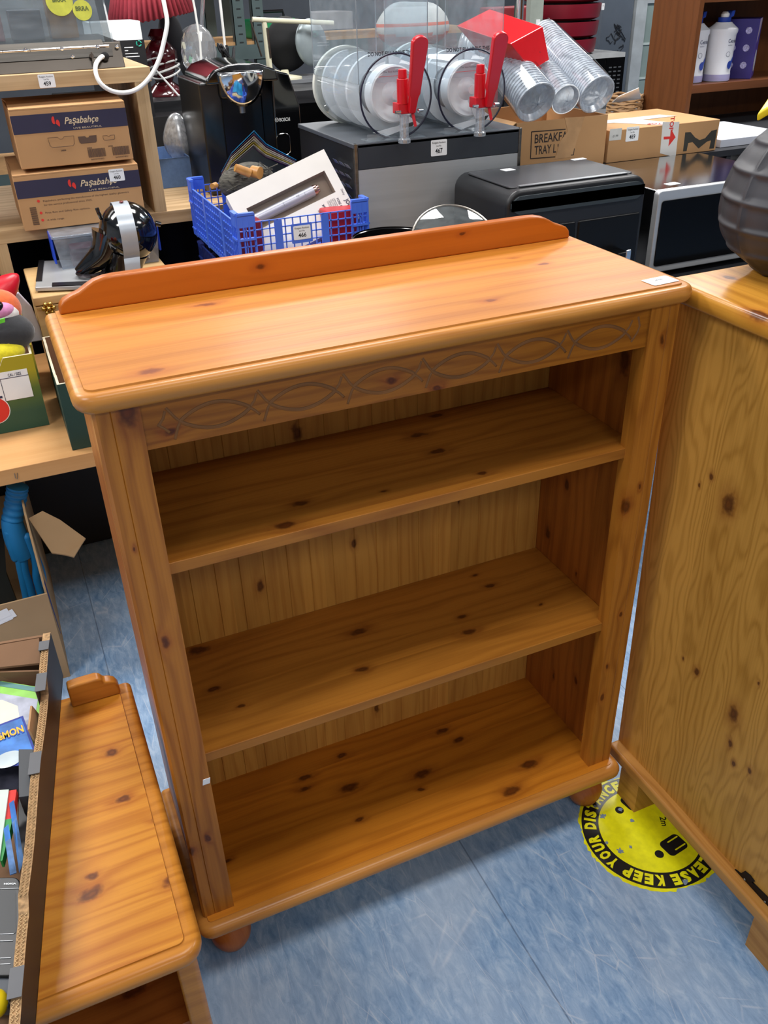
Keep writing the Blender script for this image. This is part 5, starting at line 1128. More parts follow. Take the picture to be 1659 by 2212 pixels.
# black carton with recycling mark
t = thing('appliance_box', 'black and white carton with a green recycling mark behind the display case', 'box', (.62, 2.7, 1.0)); yb_ = 2.62
q0, q1 = py(262, 160, yb_), py(311, 85, yb_); q2 = py(305, 45, yb_)
obj('lower_box', MB().box(q0.x-.08, yb_, q0.z-.15, q1.x, yb_+.2, q1.z), plain('black_card', '#141518', .5), t); obj('upper_box', MB().box(q0.x-.08, yb_+.001, q1.z, q1.x-.005, yb_+.2, q2.z), white_paper, t)
q = py(300, 94, yb_-.001); b = MB()
for k in range(3):
    a0_ = k*120+10; b.tube([q+Vector((.0085*cos(R(a0_+j*18)), 0, .0085*sin(R(a0_+j*18)))) for j in range(6)], .0024, 5)
obj('recycling_mark', b, plain('teal_ink', '#17a089', .5), t)
b = MB()
for k, w_ in enumerate((.032, .012, .046, .05)): z_ = q.z-.012-k*.010; b.box(q1.x-.075, yb_-.0008, z_, q1.x-.075+w_, yb_-.0002, z_+.0025)
obj('printed_lines', b, white_paper, t); b = MB().box(.50, 2.60, 0, .76, 2.74, q0.z-.151) 
solo('dark_carton', 'dark carton under the recycling-mark box behind the oak upright', 'box', b, plain('black_card', '#141518', .5), (.63, 2.67, 0))
# crystal lamp base
kx = py(432, 130, 2.88).x
t = thing('crystal_lamp', 'faceted crystal glass lamp base with white cord behind the black pod machine', 'lamp', (kx, 2.88, 1.201))
crys = bpy.data.materials.new('cut_crystal'); crys.use_nodes = True; pb_ = crys.node_tree.nodes['Principled BSDF']; pb_.inputs['Transmission Weight'].default_value = .85; pb_.inputs['IOR'].default_value = 1.6; pb_.inputs['Roughness'].default_value = .02; pb_.inputs['Base Color'].default_value = (.95, .97, 1, 1)
b = MB(); zc = py(435, 112, 2.88).z
prof = [(.0, -.10), (.030, -.098), (.055, -.07), (.068, -.035), (.072, 0), (.066, .04), (.05, .072), (.024, .095), (0, .10)]
vs = []; n_ = 14
for j, (r_, h_) in enumerate(prof):
    for i in range(n_): a = 2*pi*(i+.5*(j % 2))/n_; vs.append((kx+r_*cos(a), 2.88+r_*sin(a), zc+h_))
fs = []
for j in range(len(prof)-1):
    for i in range(n_):
        i2 = (i+1) % n_; A1, A2, B1, B2 = j*n_+i, j*n_+i2, (j+1)*n_+i, (j+1)*n_+i2
        fs += ([(A1, A2, B1), (A2, B2, B1)] if j % 2 == 0 else [(A1, A2, B2), (A1, B2, B1)])
b.add(vs, fs, False); obj('crystal_body', b, crys, t, auto=5)
obj('glass_foot', MB().lathe([(.03, -.10), (.022, -.115), (.045, -.14), (.05, zc and -(zc-1.202)), (0, -(zc-1.202))], (kx, 2.88, zc), n=12), crys, t)
obj('cord', MB().tube([py(415, -10, 2.79), py(421, 20, 2.79), py(432, 90, 2.79), py(436, 158, 2.79)], .0045, 8), white_pl, t)
obj('stem', MB().tube([(kx+.02, 2.87, zc+.085), (kx+.045, 2.80, zc+.3)], .008, 8), crys, t)
solo('white_rod', 'thin white rod standing upright behind the pod coffee machine', 'rod', MB().tube([py(473, -20, 2.9), py(485, 90, 2.9), py(486, 110, 2.9)], .0055, 8), white_pl, tuple(py(486, 110, 2.9)))
t = thing('cable_coil', 'tangled black cable heaped behind the pod coffee machine', 'cable', tuple(py(490, 150, 2.86)))
rn = random.Random(11); qq = py(492, 120, 2.86); pts = [qq+Vector((rn.uniform(-.03, .035), rn.uniform(-.02, .02), rn.uniform(-.055, .045))) for _ in range(26)]
obj('cable', MB().tube(smooth_path(pts, 5), .005, 6), blackp, t)
solo('dark_bag', 'dark hanging bag between the red lamp and the crystal lamp', 'bag', blob(py(370, 85, 3.1), (.055, .04, .10), .03, 6), plain('ink_fabric', '#12131b', .7), tuple(py(370, 140, 3.1)))
solo('grey_basket', 'dark grey folded fabric basket behind the crystal lamp', 'basket', blob(Vector((py(410, 55, 3.2).x, 3.2, 1.32)), (.07, .05, .118), .05, 12), plain('grey_felt', '#4c4d50', .9), (py(410, 55, 3.2).x, 3.2, 1.201))
# packed items behind the slush hoppers
t = thing('hi_vis_bag', 'white and orange bagged goods seen through the slush hoppers', 'bag', (1.6, 2.7, 1.201))
q = py(890, 55, 2.7); b = blob(q, (.17, .09, .085), .05, 21, n=36, m=22)
ob = obj('bag_body', b, [plain('dirty_white_bag', '#bcb9b2', .5, noise=.15), plain('orange_bag', '#d0552b', .5, noise=.15)], t)
for p_ in ob.data.polygons:
    zz = (p_.center+Vector(t.location)).z-q.z
    p_.material_index = 1 if (-.07 < zz < -.03 or abs(zz-.005) < .010) else 0
solo('clear_bag', 'crumpled clear plastic bag behind the right slush bowl', 'bag', blob(Vector((py(1020, 60, 2.4).x, 2.4, 1.235)), (.075, .06, .198), .08, 22, n=30, m=20), clear('bag_film', '#dfe3e8', .25, .2), (py(1020, 60, 2.4).x, 2.4, 1.036))
t = thing('chrome_pole', 'upright chrome pole right of the slush hoppers', 'pole', (py(1120, 50, 2.95).x, 2.95, 0)); xx = py(1120, 40, 2.95).x
obj('pole', MB().cone((xx, 2.95, .02), (xx, 2.95, 1.95), .022, .022, 24), chrome, t); obj('foot_plate', MB().cone((xx, 2.95, 0), (xx, 2.95, .02), .12, .12, 28), chrome, t)
t = thing('pale_post', 'pale green-grey folded post beside the burgundy steamer tiers', 'post', (py(1160, 40, 3.1).x, 3.1, 0)); xx = py(1160, 30, 3.1).x
obj('post', MB().box(xx-.045, 3.09, 0, xx+.03, 3.13, 1.95), plain('sage_paint', '#9aa39b', .5), t, bevel=.004); obj('white_tag', MB().box(xx-.01, 3.087, py(1163, 50, 3.09).z-.008, xx+.012, 3.09, py(1163, 46, 3.09).z+.008), white_paper, t)
solo('red_case', 'small red case standing behind the chrome pole', 'case', MB().box(2.42, 3.25, 0, 2.66, 3.4, py(1150, 12, 3.3).z), plain('dull_red', '#8c2c33', .5), (2.54, 3.3, 0), bevel=.01)
# microwave and tiered steamer behind
gt = plain('grey_counter', '#54575b', .6)
solo('grey_counter', 'low grey counter behind the riser shelf carrying the black microwave', 'counter', MB().box(2.70, 3.2, 0, 3.35, 3.62, .97), gt, (3.0, 3.4, 0), bevel=.003)
t = thing('microwave', 'black-fronted microwave with grey top under the burgundy steamer', 'microwave', (3.0, 3.4, .971))
za = py(1240, 118, 3.25).z-.006
obj('case', MB().box(2.73, 3.27, .975, 3.25, 3.6, za), plain('pale_grey_enamel', '#b4b7b8', .4), t, bevel=.004); obj('top_strip', MB().box(2.735, 3.262, za-.022, 3.245, 3.27, za), plain('pale_grey_enamel', '#b4b7b8', .4), t)
obj('door_glass', MB().box(2.735, 3.262, .985, 3.12, 3.27, za-.022), plain('black_glass', '#08090b', .05), t)
obj('keypad', MB().box(3.125, 3.260, .985, 3.245, 3.27, za-.022), plain('black_glass', '#08090b', .05), t)
b = MB()
for r_ in range(7):
    for c_ in range(3): b.box(3.145+c_*.03, 3.2585, 1.02+r_*.02, 3.163+c_*.03, 3.26, 1.026+r_*.02)
obj('key_print', b, plain('dim_grey_print', '#55585c', .6), t)
lot_label(t, py(1258, 128, 3.261), (1, 0, 0), (0, 0, 1), '', w=.04, h=.03)
t = thing('steamer', 'burgundy three-tier round steamer standing on the black microwave', 'steamer', (2.93, 3.42, za))
brg = plain('burgundy_plastic', '#7a1426', .4, noise=.06); zz = za+.001
sx = py(1240, 60, 3.3).x
for k in range(4):
    h_ = .080; rr_ = .185+.006*k
    obj('tier', MB().lathe([(0, zz), (rr_*.86, zz), (rr_*.98, zz+.010), (rr_, zz+.03), (rr_*1.02, zz+h_-.012), (rr_*1.02, zz+h_-.008), (rr_*.95, zz+h_-.008), (rr_*.93, zz+.02), (0, zz+.02)], (sx, 3.42, 0), n=48), brg, t)
    obj('tier_base', MB().lathe([(0, zz+h_-.012), (rr_*.80, zz+h_-.012), (rr_*.80, zz+h_), (0, zz+h_)], (sx, 3.42, 0), n=40), plain('dark_wine', '#24060c', .6), t); zz += h_
lot_label(t, py(1295, 14, 3.30)+Vector((.0, -.03, 0)), (1, .25, 0), (0, 0, 1), '', w=.022, h=.03)
solo('grey_cabinet', 'grey steel cabinet with black scribbled flower print', 'cabinet', MB().box(3.33, 3.62, 0, py(1366, 100, 3.6).x-.004, 4.0, 1.9), plain('blue_grey_steel', '#5f6873', .45, noise=.05), (3.45, 3.8, 0), bevel=.004)
gcab = bpy.data.objects['grey_cabinet']; b = MB(); rn = random.Random(3)
for k in range(9):
    q = py(1325+rn.uniform(-15, 20), 80+rn.uniform(-22, 24), 3.616); b.tube([q+Vector((.03*cos(a+k)*rn.uniform(.3, 1), -.001, .03*sin(a)*rn.uniform(.3, 1))) for a in [j*.7 for j in range(9)]], .0022, 4)
obj('flower_print', b, plain('soft_black_print', '#22252c', .7), gcab)
t = thing('display_cabinet', 'white cabinet with frosted glass doors at the far right', 'cabinet', (3.9, 3.8, 0)); wp = plain('white_cabinet_paint', '#b5bcbf', .4)
fx0 = py(1366, 100, 3.6).x
obj('left_stile', MB().box(fx0, 3.6, 0, fx0+.075, 3.64, 1.9), wp, t); obj('carcass', MB().box(fx0, 3.64, 0, fx0+.9, 4.0, 1.9), wp, t); obj('top_rail', MB().box(fx0+.075, 3.6, 1.42, fx0+.9, 3.64, 1.9), wp, t)
obj('glass_door', MB().box(fx0+.075, 3.615, .3, fx0+.9, 3.625, 1.42), plain('frosted_glass', '#8fa09c', .2, noise=.12, scale=4), t)
for z_ in (1.21, 1.03): obj('shelf_edge', MB().box(fx0+.075, 3.608, z_, fx0+.9, 3.614, z_+.012), plain('glass_edge', '#c3d0cc', .3), t)

# rattan basket and papers behind the cartons
t = thing('rattan_basket', 'tan woven rattan basket behind the M carton', 'basket', (2.45, 2.3, 1.036))
q = py(1378, 190, 2.15); b = MB()
for k in range(9): b.tube([(q.x+.02+.07*cos(R(a)), 2.25+.07*sin(R(a)), 1.04+k*.0125+.003*sin(R(a*6+180*(k % 2)))) for a in range(0, 360, 10)], .006, 6, closed=True)
obj('weave', b, plain('rattan', '#a9835a', .7, noise=.2), t)
solo('envelope', 'white envelope propped behind the M carton', 'paper', MB().slab([pz(1322, 222, 1.151), pz(1385, 214, 1.151), py(1380, 190, 1.86), py(1336, 209, 1.86)], (0, .5, 1), .002), white_paper, tuple(pz(1350, 218, 1.15)))

# ------------------------------------------------------------------ dark brown bookcase at the right, bottles and carton
t = thing('brown_bookcase', 'dark brown wooden bookcase at the back right with bottles on its shelf', 'bookcase', (2.95, 2.1, 1.036))
M_br = wood('dark_walnut', '#6b3f20', '#4e2b14', 'z', 'y', .5, [], (2.95, 2.1, 1.036), rough=.45, coat=.1, var=.02, freq=50, streak=.3)
M_brx = wood('dark_walnut_shelf', '#71452a', '#4e2b14', 'x', 'y', .5, [], (2.95, 2.1, 1.036), rough=.35, coat=.2, var=.02, freq=50, streak=.3)
sxp = 2.556
obj('side_panel', MB().box(sxp, 1.95, 1.036, sxp+.022, 2.215, 1.9), M_br, t, bevel=.001); obj('side_panel', MB().box(3.35, 1.95, 1.036, 3.372, 2.215, 1.9), M_br, t)
obj('shelf', MB().box(sxp+.022, 1.955, 1.166, 3.35, 2.205, 1.196), M_brx, t, bevel=.001); obj('shelf', MB().box(sxp+.022, 1.955, py(1560, 4, 1.95).z, 3.35, 2.205, py(1560, 4, 1.95).z+.03), M_brx, t)
obj('back_panel', MB().box(sxp+.022, 2.205, 1.036, 3.35, 2.215, 1.9), M_br, t)
wb = plain('white_bottle', '#dcdde2', .35, noise=.03); lil = plain('lilac_band', '#a9a6cf', .4); blu = plain('cap_blue', '#1f3f9e', .35)
def bottle(label, X_, Y_):
    Z0 = 1.1965; t = thing('pump_bottle', label, 'bottle', (X_, Y_, Z0), group=None)
    obj('bottle_body', MB().lathe([(0, 0), (.050, 0), (.053, .004), (.053, .030), (.052, .032), (.053, .10), (.054, .165), (.057, .172), (.057, .186), (.052, .190), (.046, .194), (.034, .204), (.030, .208), (0, .208)], (X_, Y_, Z0), n=40), wb, t)
    obj('base_band', MB().lathe([(.0535, .003), (.0538, .003), (.0538, .026), (.0535, .026)], (X_, Y_, Z0), n=40), lil, t)
    obj('cap', MB().lathe([(.023, .208), (.025, .209), (.025, .224), (.018, .226), (0, .226)], (X_, Y_, Z0), n=28), blu, t)
    b = MB().lathe([(.016, .225), (.0165, .236), (.010, .244), (0, .245)], (X_, Y_, Z0), n=24); obj('pump_top', b, white_pl, t)
    b = MB().slab([(X_+.012, Y_-.02, Z0+.224), (X_+.026, Y_-.02, Z0+.228), (X_+.030, Y_-.02, Z0+.248), (X_+.016, Y_-.02, Z0+.246)], (0, 1, 0), .03); obj('pump_tab', b, blu, t)
    def wrap(bb, a0_, z0_, kx=1.):
        for i, v in enumerate(bb.v):
            a_ = a0_+v.x/.0545; bb.v[i] = Vector((X_+.0546*sin(a_), Y_-.0546*cos(a_), z0_+v.z))
        return bb
    A0_ = R(-12)
    b = MB().text('Cetraben', .0135, (0, 0, 0), (1, 0, 0), (0, 0, 1), width=.055, align='L', bold=.008); b.text('emollient', .004, (.001, 0, -.010), (1, 0, 0), (0, 0, 1), align='L'); b.tube([(.008+.009*cos(R(a)), 0, -.040+.009*sin(R(a))) for a in range(0, 360, 24)], .0007, 4, closed=True)
    obj('print', wrap(b, A0_, Z0+.138), plain('blue_ink', '#39405f', .5), t)
    b = MB(); pts = [(.024+.013*cos(R(a)), -.078+.015*sin(R(a))) for a in range(100, 360, 15)]+[(.046, -.060), (.050, -.045)]+[(.040, -.052), (.030, -.064)]
    P_ = [(p[0], 0, p[1]) for p in pts]; b.add(P_, [tuple(range(len(P_)))]); obj('blue_swirl', wrap(b, A0_, Z0+.138), blu, t)
b1 = py(1550, 176, 2.03)
bottle('white pump bottle with blue cap standing clear of the brown bookcase side', 2.760, 2.03); bottle('white pump bottle half hidden by the brown bookcase side panel', 2.638, 2.05)
t = thing('purple_box', 'two-tone purple carton with white round icons beside the pump bottles', 'box', (2.98, 2.04, 1.1965), rotz=R(-48))
pv = plain('deep_purple_card', '#2c2270', .4, noise=.08); pl_ = plain('violet_card', '#6353b8', .4, noise=.06)
cc = py(1620, 170, 1.99); cc.z = 1.1965; L1 = .12
t.location = cc; MW[t.name] = Matrix.Translation(cc) @ Matrix.Rotation(R(-48), 4, 'Z')
Hh = .215
b = MB().box(-L1, 0, 0, 0, .15, Hh); ob = obj('carton', b, [pv, pl_], t, local=True, bevel=.001)
# local axes: left face = y=0 plane after rotation faces front-left
for p_ in ob.data.polygons: p_.material_index = 1 if p_.normal.x > .5 else 0
for r_ in range(3):
    for c_ in range(2):
        o_ = Vector((-.035-c_*.052, -.0004, .05+r_*.062)); b = MB().slab([o_+Vector((.0125*cos(R(a)), 0, .0125*sin(R(a)))) for a in range(0, 360, 20)], (0, -1, 0), .0005)
        obj('round_icon', b, plain('pale_icon', '#a5a0c8', .5, noise=.5, scale=200), t, local=True)
b = MB().slab([(.0004, .03, Hh-.001), (.0004, .14, Hh-.001), (.0004, .11, Hh-.03), (.0004, .02, Hh-.085), (.0004, .008, Hh-.075)], (1, 0, 0), .0004); obj('pale_flash', b, plain('pale_pink_card', '#d3c3d8', .5), t, local=True)
b = MB().slab([Vector((.0004, .085+.04*cos(R(a)), .06+.04*sin(R(a)))) for a in range(0, 360, 15)], (1, 0, 0), .0004); obj('round_badge', b, white_paper, t, local=True)

# ------------------------------------------------------------------ rubber grenade ornament on the cabinet
gc_ = pz(1700, 588, 1.168); gx, gy = gc_.x, gc_.y
ztop = py(1690, 262, gy).z; H_ = ztop-1.169; Rm = .121
t = thing('rubber_grenade', 'large black rubber pineapple grenade ornament with yellow lever on the pine cabinet', 'ornament', (gx, gy, 1.169))
b = MB(); n_, m_ = 160, 130; vs = []
def gr(h): # radius profile along 0..1
    k = [(0, .36), (.04, .50), (.12, .74), (.25, .93), (.40, 1.0), (.55, .985), (.70, .90), (.82, .76), (.92, .58), (1.0, .40)]
    for i in range(len(k)-1):
        if h <= k[i+1][0]:
            s_ = (h-k[i][0])/(k[i+1][0]-k[i][0]); return k[i][1]+(k[i+1][1]-k[i][1])*s_
    return k[-1][1]
import itertools
def grs(h): return sum(gr(min(1, max(0, h+d_))) for d_ in (-.04, -.02, 0, .02, .04))/5
lats = [.03, .17, .34, .52, .70, .87]; NL = 8
for j in range(m_+1):
    h = j/m_; r0_ = grs(h)*Rm
    for i in range(n_):
        a = 2*pi*i/n_; dl = min(abs(h-l_) for l_ in lats)*H_; al = (a/(2*pi)*NL+.02) % 1; dm = min(al, 1-al)*2*pi/NL*r0_
        e_ = max(math.exp(-(dl/.0055)**2), math.exp(-(dm/.0055)**2)); vs.append((gx+(r0_-.003+.0055*e_)*cos(a), gy+(r0_-.003+.0055*e_)*sin(a), 1.169+h*H_))
b.add(vs, [(j*n_+i, j*n_+(i+1) % n_, (j+1)*n_+(i+1) % n_, (j+1)*n_+i) for j in range(m_) for i in range(n_)], True)
b.add(vs[:n_], [tuple(range(n_))]); b.add(vs[-n_:], [tuple(range(n_))])
rub = plain('dusty_black_rubber', '#35353a', .5, noise=.35, scale=9, bump=.15); obj('body', b, rub, t)
obj('neck', MB().lathe([(.045, 0), (.040, .01), (.036, .03), (.038, .05), (0, .05)], (gx, gy, 1.169+H_), n=32), rub, t)
yel = plain('yellow_plastic', '#e6c813', .35, noise=.04)
tip = py(1634, 246, gy-.03); b = MB(); zt_ = 1.169+H_+.045
tip = py(1634, 247, gy-.02)
b.slab([tip, tip+Vector((.035, -.012, .022)), Vector((gx+.06, gy-.02, tip.z+.05)), Vector((gx+.06, gy+.02, tip.z+.05)), tip+Vector((.035, .016, .022))], (.2, 0, -1), .012)
obj('lever', b, yel, t, bevel=.003)
obj('cap', MB().lathe([(0, .05), (.034, .05), (.034, .075), (.02, .08), (0, .08)], (gx, gy, 1.169+H_), n=28), yel, t)

# ------------------------------------------------------------------ floor sign sticker
SC = Vector((.943, -.105, 0)); t = thing('floor_sticker', 'worn round yellow and black social distance sticker on the blue floor by the cabinet foot', 'sign', (SC.x, SC.y, 0))
yst = plain('yellow_vinyl', '#f4ef12', .4, noise=.10, scale=60); bst = plain('black_vinyl', '#17181b', .35, noise=.2)
rn = random.Random(4)
def disc(r_, z_, rag=0, n_=160):
    pts = []
    for i in range(n_):
        a = 2*pi*i/n_; k = 0
        if rag: k = -abs(rn.gauss(0, rag))-(.004 if sin(a*7+1)*sin(a*3) > .5 else 0)*rag/.002
        pts.append(SC+Vector(((r_+k)*cos(a), (r_+k)*sin(a), z_)))
    return MB().slab(pts, (0, 0, 1), .0003)
obj('yellow_edge', disc(.153, .0002, .0022), yst, t); obj('black_ring', disc(.1445, .0006), bst, t); obj('yellow_centre', disc(.108, .0010), yst, t)
b = MB(); txt = 'PLEASE KEEP YOUR DISTANCE'; adv = [(.0215 if ch not in ' I' else (.012 if ch == ' ' else .011)) for ch in txt]; s_ = 0; tot = sum(adv)
kp = pz(1425, 1893, 0)-SC; ak = math.atan2(kp.y, kp.x); pre = sum(adv[:7])+.009; Rt = .1165
for ch, w_ in zip(txt, adv):
    a = ak-(s_+w_/2-pre)/ (Rt+.008); s_ += w_
    if ch == ' ': continue
    rad = Vector((cos(a), sin(a), 0)); tan = Vector((sin(a), -cos(a), 0)); b.text(ch, .0225, SC+rad*(Rt-.001)+Vector((0, 0, .0013)), tan, rad, bold=.06, width=(.0175 if ch != 'I' else .0065))
obj('lettering', b, yst, t)
def person(u, v, hu, hv):
    c_ = pz(u, v, 0)-Vector((0, 0, 0)); c_.z = .0014; h_ = pz(hu, hv, 0); h_.z = .0014
    D = (c_-h_).normalized(); X_ = Vector((-D.y, D.x, 0)); b = MB()
    b.slab([c_+D*p[0]+X_*p[1] for p in rrect(.052, .040, .010)], (0, 0, 1), .0003); b.slab([h_+Vector((.0095*cos(R(a)), .0095*sin(R(a)), 0)) for a in range(0, 360, 18)], (0, 0, 1), .0003); obj('person_symbol', b, bst, t)
    b = MB()
    for s2 in (-1, 1): b.slab([c_+Vector((0, 0, .0003))+D*p[0]+X_*(p[1]+s2*.011) for p in rrect(.030, .003, .0014, cx=.008)], (0, 0, 1), .0003)
    obj('arm_lines', b, yst, t)
person(1368, 1730, 1338, 1751); person(1455, 1826, 1424, 1846)
b = MB(); b.text('2m', .014, (pz(1427, 1775, 0).x, pz(1427, 1775, 0).y, .0015), (-.5, -1, 0), (1, -.5, 0), bold=.02); obj('distance_print', b, bst, t)
b = MB()
for (u, v, rr_) in ((1302, 1763, .010), (1340, 1748, .008), (1366, 1773, .008), (1340, 1838, .010), (1363, 1830, .006), (1285, 1742, .005), (1480, 1905, .009), (1310, 1820, .006)):
    c_ = pz(u, v, .0020); c_.z = .0019; b = MB().slab([c_+Vector((rr_*rn.uniform(.25, .9)*cos(R(a)), rr_*rn.uniform(.25, .9)*sin(R(a)), 0)) for a in range(0, 360, 18)], (0, 0, 1), .0002)
    obj('worn_patch', b, plain('worn_floor_patch', '#7f90a8', .6, noise=.2), t)

# ------------------------------------------------------------------ big floor carton left, with glove and flap
t = thing('cardboard_box', 'open brown carton on the floor under the low table holding a blue glove', 'box', (-.33, 1.2, 0))
x0_, x1_, y0_, y1_, zt_ = -.62, -.152, .955, 1.50, .30; th = .005; kb = plain('tan_cardboard', '#a68a66', .85, noise=.08, scale=6)
obj('front_wall', MB().box(x0_, y0_, 0, x1_, y0_+th, zt_-.02), kb, t); obj('back_wall', MB().box(x0_, y1_-th, 0, x1_, y1_, zt_), kb, t); obj('side_wall', MB().box(x0_, y0_+th, 0, x0_+th, y1_-th, zt_), kb, t)
b = MB(); b.prism([(y0_+th, 0), (y1_-th, 0), (y1_-th, .52), (y0_+.10, .47), (y0_+.07, .42), (y0_+th, zt_-.02)], 0, x1_-th, x1_, 'yz'); obj('side_wall', b, kb, t)
obj('bottom', MB().box(x0_+th, y0_+th, 0, x1_-th, y1_-th, .005), kb, t)
b = MB(); fl = [py(62, 1122, 1.06), py(92, 1106, 1.10), py(130, 1125, 1.10), py(185, 1165, 1.07), py(175, 1180, 1.05), py(160, 1205, 1.04), py(140, 1200, 1.04), py(112, 1196, 1.04)]; b.slab(fl, (.1, -.3, 1), .004); obj('torn_flap', b, kb, t)
b = MB(); P_ = [(y0_+.02, .30), (y0_+.06, .285), (y0_+.13, .05), (y0_+.11, .07), (y0_+.05, .20)]; b.prism(P_, 0, x1_, x1_+.0006, 'yz'); obj('blue_stripe_print', b, plain('blue_tape', '#23327e', .4), t)
b = MB()
for k, (u, v) in enumerate(((8, 1336), (16, 1330), (4, 1328))):
    q = py(u, v, y0_-.001-k*.0006); b.obox(q, (.018, 0, .004), (0, .0003, 0), (-.003, 0, .012))
obj('ticket', b, white_paper, t)
t = thing('work_glove', 'bright blue ribbed-cuff rubber glove standing fingers down in the floor carton', 'glove', (-.18, 1.15, .012))
bg = plain('blue_rubber_glove', '#1878b4', .5, noise=.08); gy_ = 1.13
cuff = [py(u, v, gy_) for u, v in ((38, 1050), (34, 1080), (26, 1125))]; b = MB().tube(smooth_path(cuff, 40), .026, 20, taper=lambda k: 1+.05*sin(k*2*pi*7)); obj('ribbed_cuff', b, bg, t)
b = MB().tube(smooth_path([cuff[-1]+Vector((0, 0, .01)), py(30, 1145, gy_), py(40, 1175, gy_), py(52, 1200, gy_)], 5), .029, 18, taper=lambda k: .85+.2*sin(pi*k*.8)); obj('palm', b, bg, t)
for (ps, r_) in ((((20, 1150), (26, 1180), (34, 1205)), .0135), (((58, 1160), (78, 1215), (80, 1250), (92, 1292)), .0125), (((48, 1185), (52, 1230), (62, 1262), (72, 1298)), .0125), (((38, 1190), (44, 1225), (50, 1255), (58, 1296)), .0115), (((66, 1180), (88, 1230), (94, 1262)), .011)):
    pts = [py(u, v, gy_-.012) for u, v in ps]; b = MB().tube(smooth_path(pts, 5), r_, 12, taper=lambda k: 1-.12*k); b.ell(pts[-1], (r_*.88,)*3, 12, 8); b.ell(pts[0], (r_,)*3, 12, 8); obj('finger', b, bg, t)
b = MB().slab([py(-20, 1150, 1.2), py(8, 1150, 1.2), py(14, 1240, 1.2), py(40, 1310, 1.2), py(-20, 1330, 1.2)], (0, 1, 0), .02); solo('plastic_sheet', 'dark grey curved plastic sheet beside the blue glove in the floor carton', 'sheet', b, plain('dark_grey_plastic', '#2c302f', .5), tuple(py(10, 1310, 1.2)))
# dark curtain behind the low table and oak unit, added black box below
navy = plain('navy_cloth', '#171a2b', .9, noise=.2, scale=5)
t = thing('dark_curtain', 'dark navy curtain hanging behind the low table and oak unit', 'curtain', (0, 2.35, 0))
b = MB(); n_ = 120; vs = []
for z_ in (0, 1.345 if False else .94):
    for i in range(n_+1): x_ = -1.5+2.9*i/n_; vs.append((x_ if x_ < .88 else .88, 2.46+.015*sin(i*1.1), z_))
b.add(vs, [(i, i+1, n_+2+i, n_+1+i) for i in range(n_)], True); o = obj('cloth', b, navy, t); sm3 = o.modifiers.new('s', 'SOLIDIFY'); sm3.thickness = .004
b = MB().box(-.40, 1.60, .001, .82, 1.815, .55); solo('dark_filler_box', 'added black box standing in for shade under the back of the low table', 'chest', b, plain('black_filler', '#0d0e12', .6), (.2, 1.7, .001), bevel=.01)  # invented box; its black stands in for the shade under the table

# ------------------------------------------------------------------ black corrugated tray on the side table and its contents
E0 = Vector((-.238, -.307, .5012)); dd_ = Vector((.16, .987, 0)).normalized(); nl = Vector((-dd_.y, dd_.x, 0)); up = Vector((0, 0, 1))
t = thing('black_carton', 'shallow black corrugated tray of small goods resting on the pine side table', 'box', tuple(E0+dd_*.2))
blk_c = plain('black_carton_print', '#2a241f', .5, noise=.12, scale=8); grey_tape = plain('grey_tape', '#58595d', .45, noise=.08); cor = plain('corrugated_edge', '#a3825c', .9, noise=.45, scale=160)
def tp(s_, l_, z_): return E0+dd_*s_+nl*l_+up*z_
s0, s1 = -.36, .655; H = .082
def profile(s_):  # rim height along the wall
    return H+.004*sin(s_*23)+(.020 if s_ > .52 else 0)-( .014 if -.18 < s_ < .12 else 0)
b = MB(); K = 44; vs = []
for i in range(K+1):
    s_ = s0+(s1-s0)*i/K; h_ = profile(s_); vs += [tp(s_, 0, 0), tp(s_, 0, h_), tp(s_, .013, h_), tp(s_, .013, 0)]
b.add(vs, [(i*4+0, i*4+4, i*4+5, i*4+1) for i in range(K)]+[(i*4+2, i*4+6, i*4+7, i*4+3) for i in range(K)]+[(0, 1, 2, 3), (K*4, K*4+3, K*4+2, K*4+1)])
b.mat(1).add(vs, [(i*4+1, i*4+5, i*4+6, i*4+2) for i in range(K)])
wall_ = obj('side_wall', b, [blk_c, cor], t)
for (a_, c_) in ((.60, .625), (.50, .545), (.33, .375), (-.01, .03), (-.20, -.13), (-.36, -.31)):   # tape pieces over the rim
    b = MB(); m_ = (a_+c_)/2; h_ = profile(m_)+.0035; b.slab([tp(a_, -.001, h_), tp(c_, -.001, h_), tp(c_, .016, h_), tp(a_, .016, h_)], (0, 0, 1), .001); b.slab([tp(a_, .014, h_), tp(c_, .014, h_), tp(c_, .014, h_-.03), tp(a_, .014, h_-.03)], nl, .0008); obj('tape', b, grey_tape, t)
# corrugation wave along the torn rim
for off in (.004, .0095):
    b = MB()
    for (a_, c_) in ((.545, .60), (.375, .50), (.03, .33), (-.13, -.01), (-.31, -.20)):
        n_ = int((c_-a_)/.0028); b.tube([tp(a_+(c_-a_)*i/n_, off+(.0016 if i % 2 else -.0016), profile(a_+(c_-a_)*i/n_)+.0012) for i in range(n_+1)], .0008, 4)
    obj('corrugation', b, plain('kraft_wave', '#c7a678', .9, noise=.2), t)
kin = plain('brown_inner_card', '#7d5d43', .9, noise=.1, scale=8)
b = MB(); b.add([tp(.0+s1, 0, 0), tp(s1, .4, 0), tp(s1, .4, .105), tp(s1, .013, .102), tp(s1-.006, 0, 0), tp(s1-.006, .4, 0), tp(s1-.006, .4, .105), tp(s1-.006, .013, .102)], [(0, 1, 2, 3), (4, 7, 6, 5), (3, 2, 6, 7), (0, 3, 7, 4), (1, 5, 6, 2)]); obj('end_wall', b, [kin], t)
b = MB(); b.slab([tp(s1-.05, .02, .075), tp(s1-.008, .02, .098), tp(s1-.008, .3, .098), tp(s1-.05, .12, .085)], (0, 0, 1), .004); obj('inner_flap', b, kin, t)
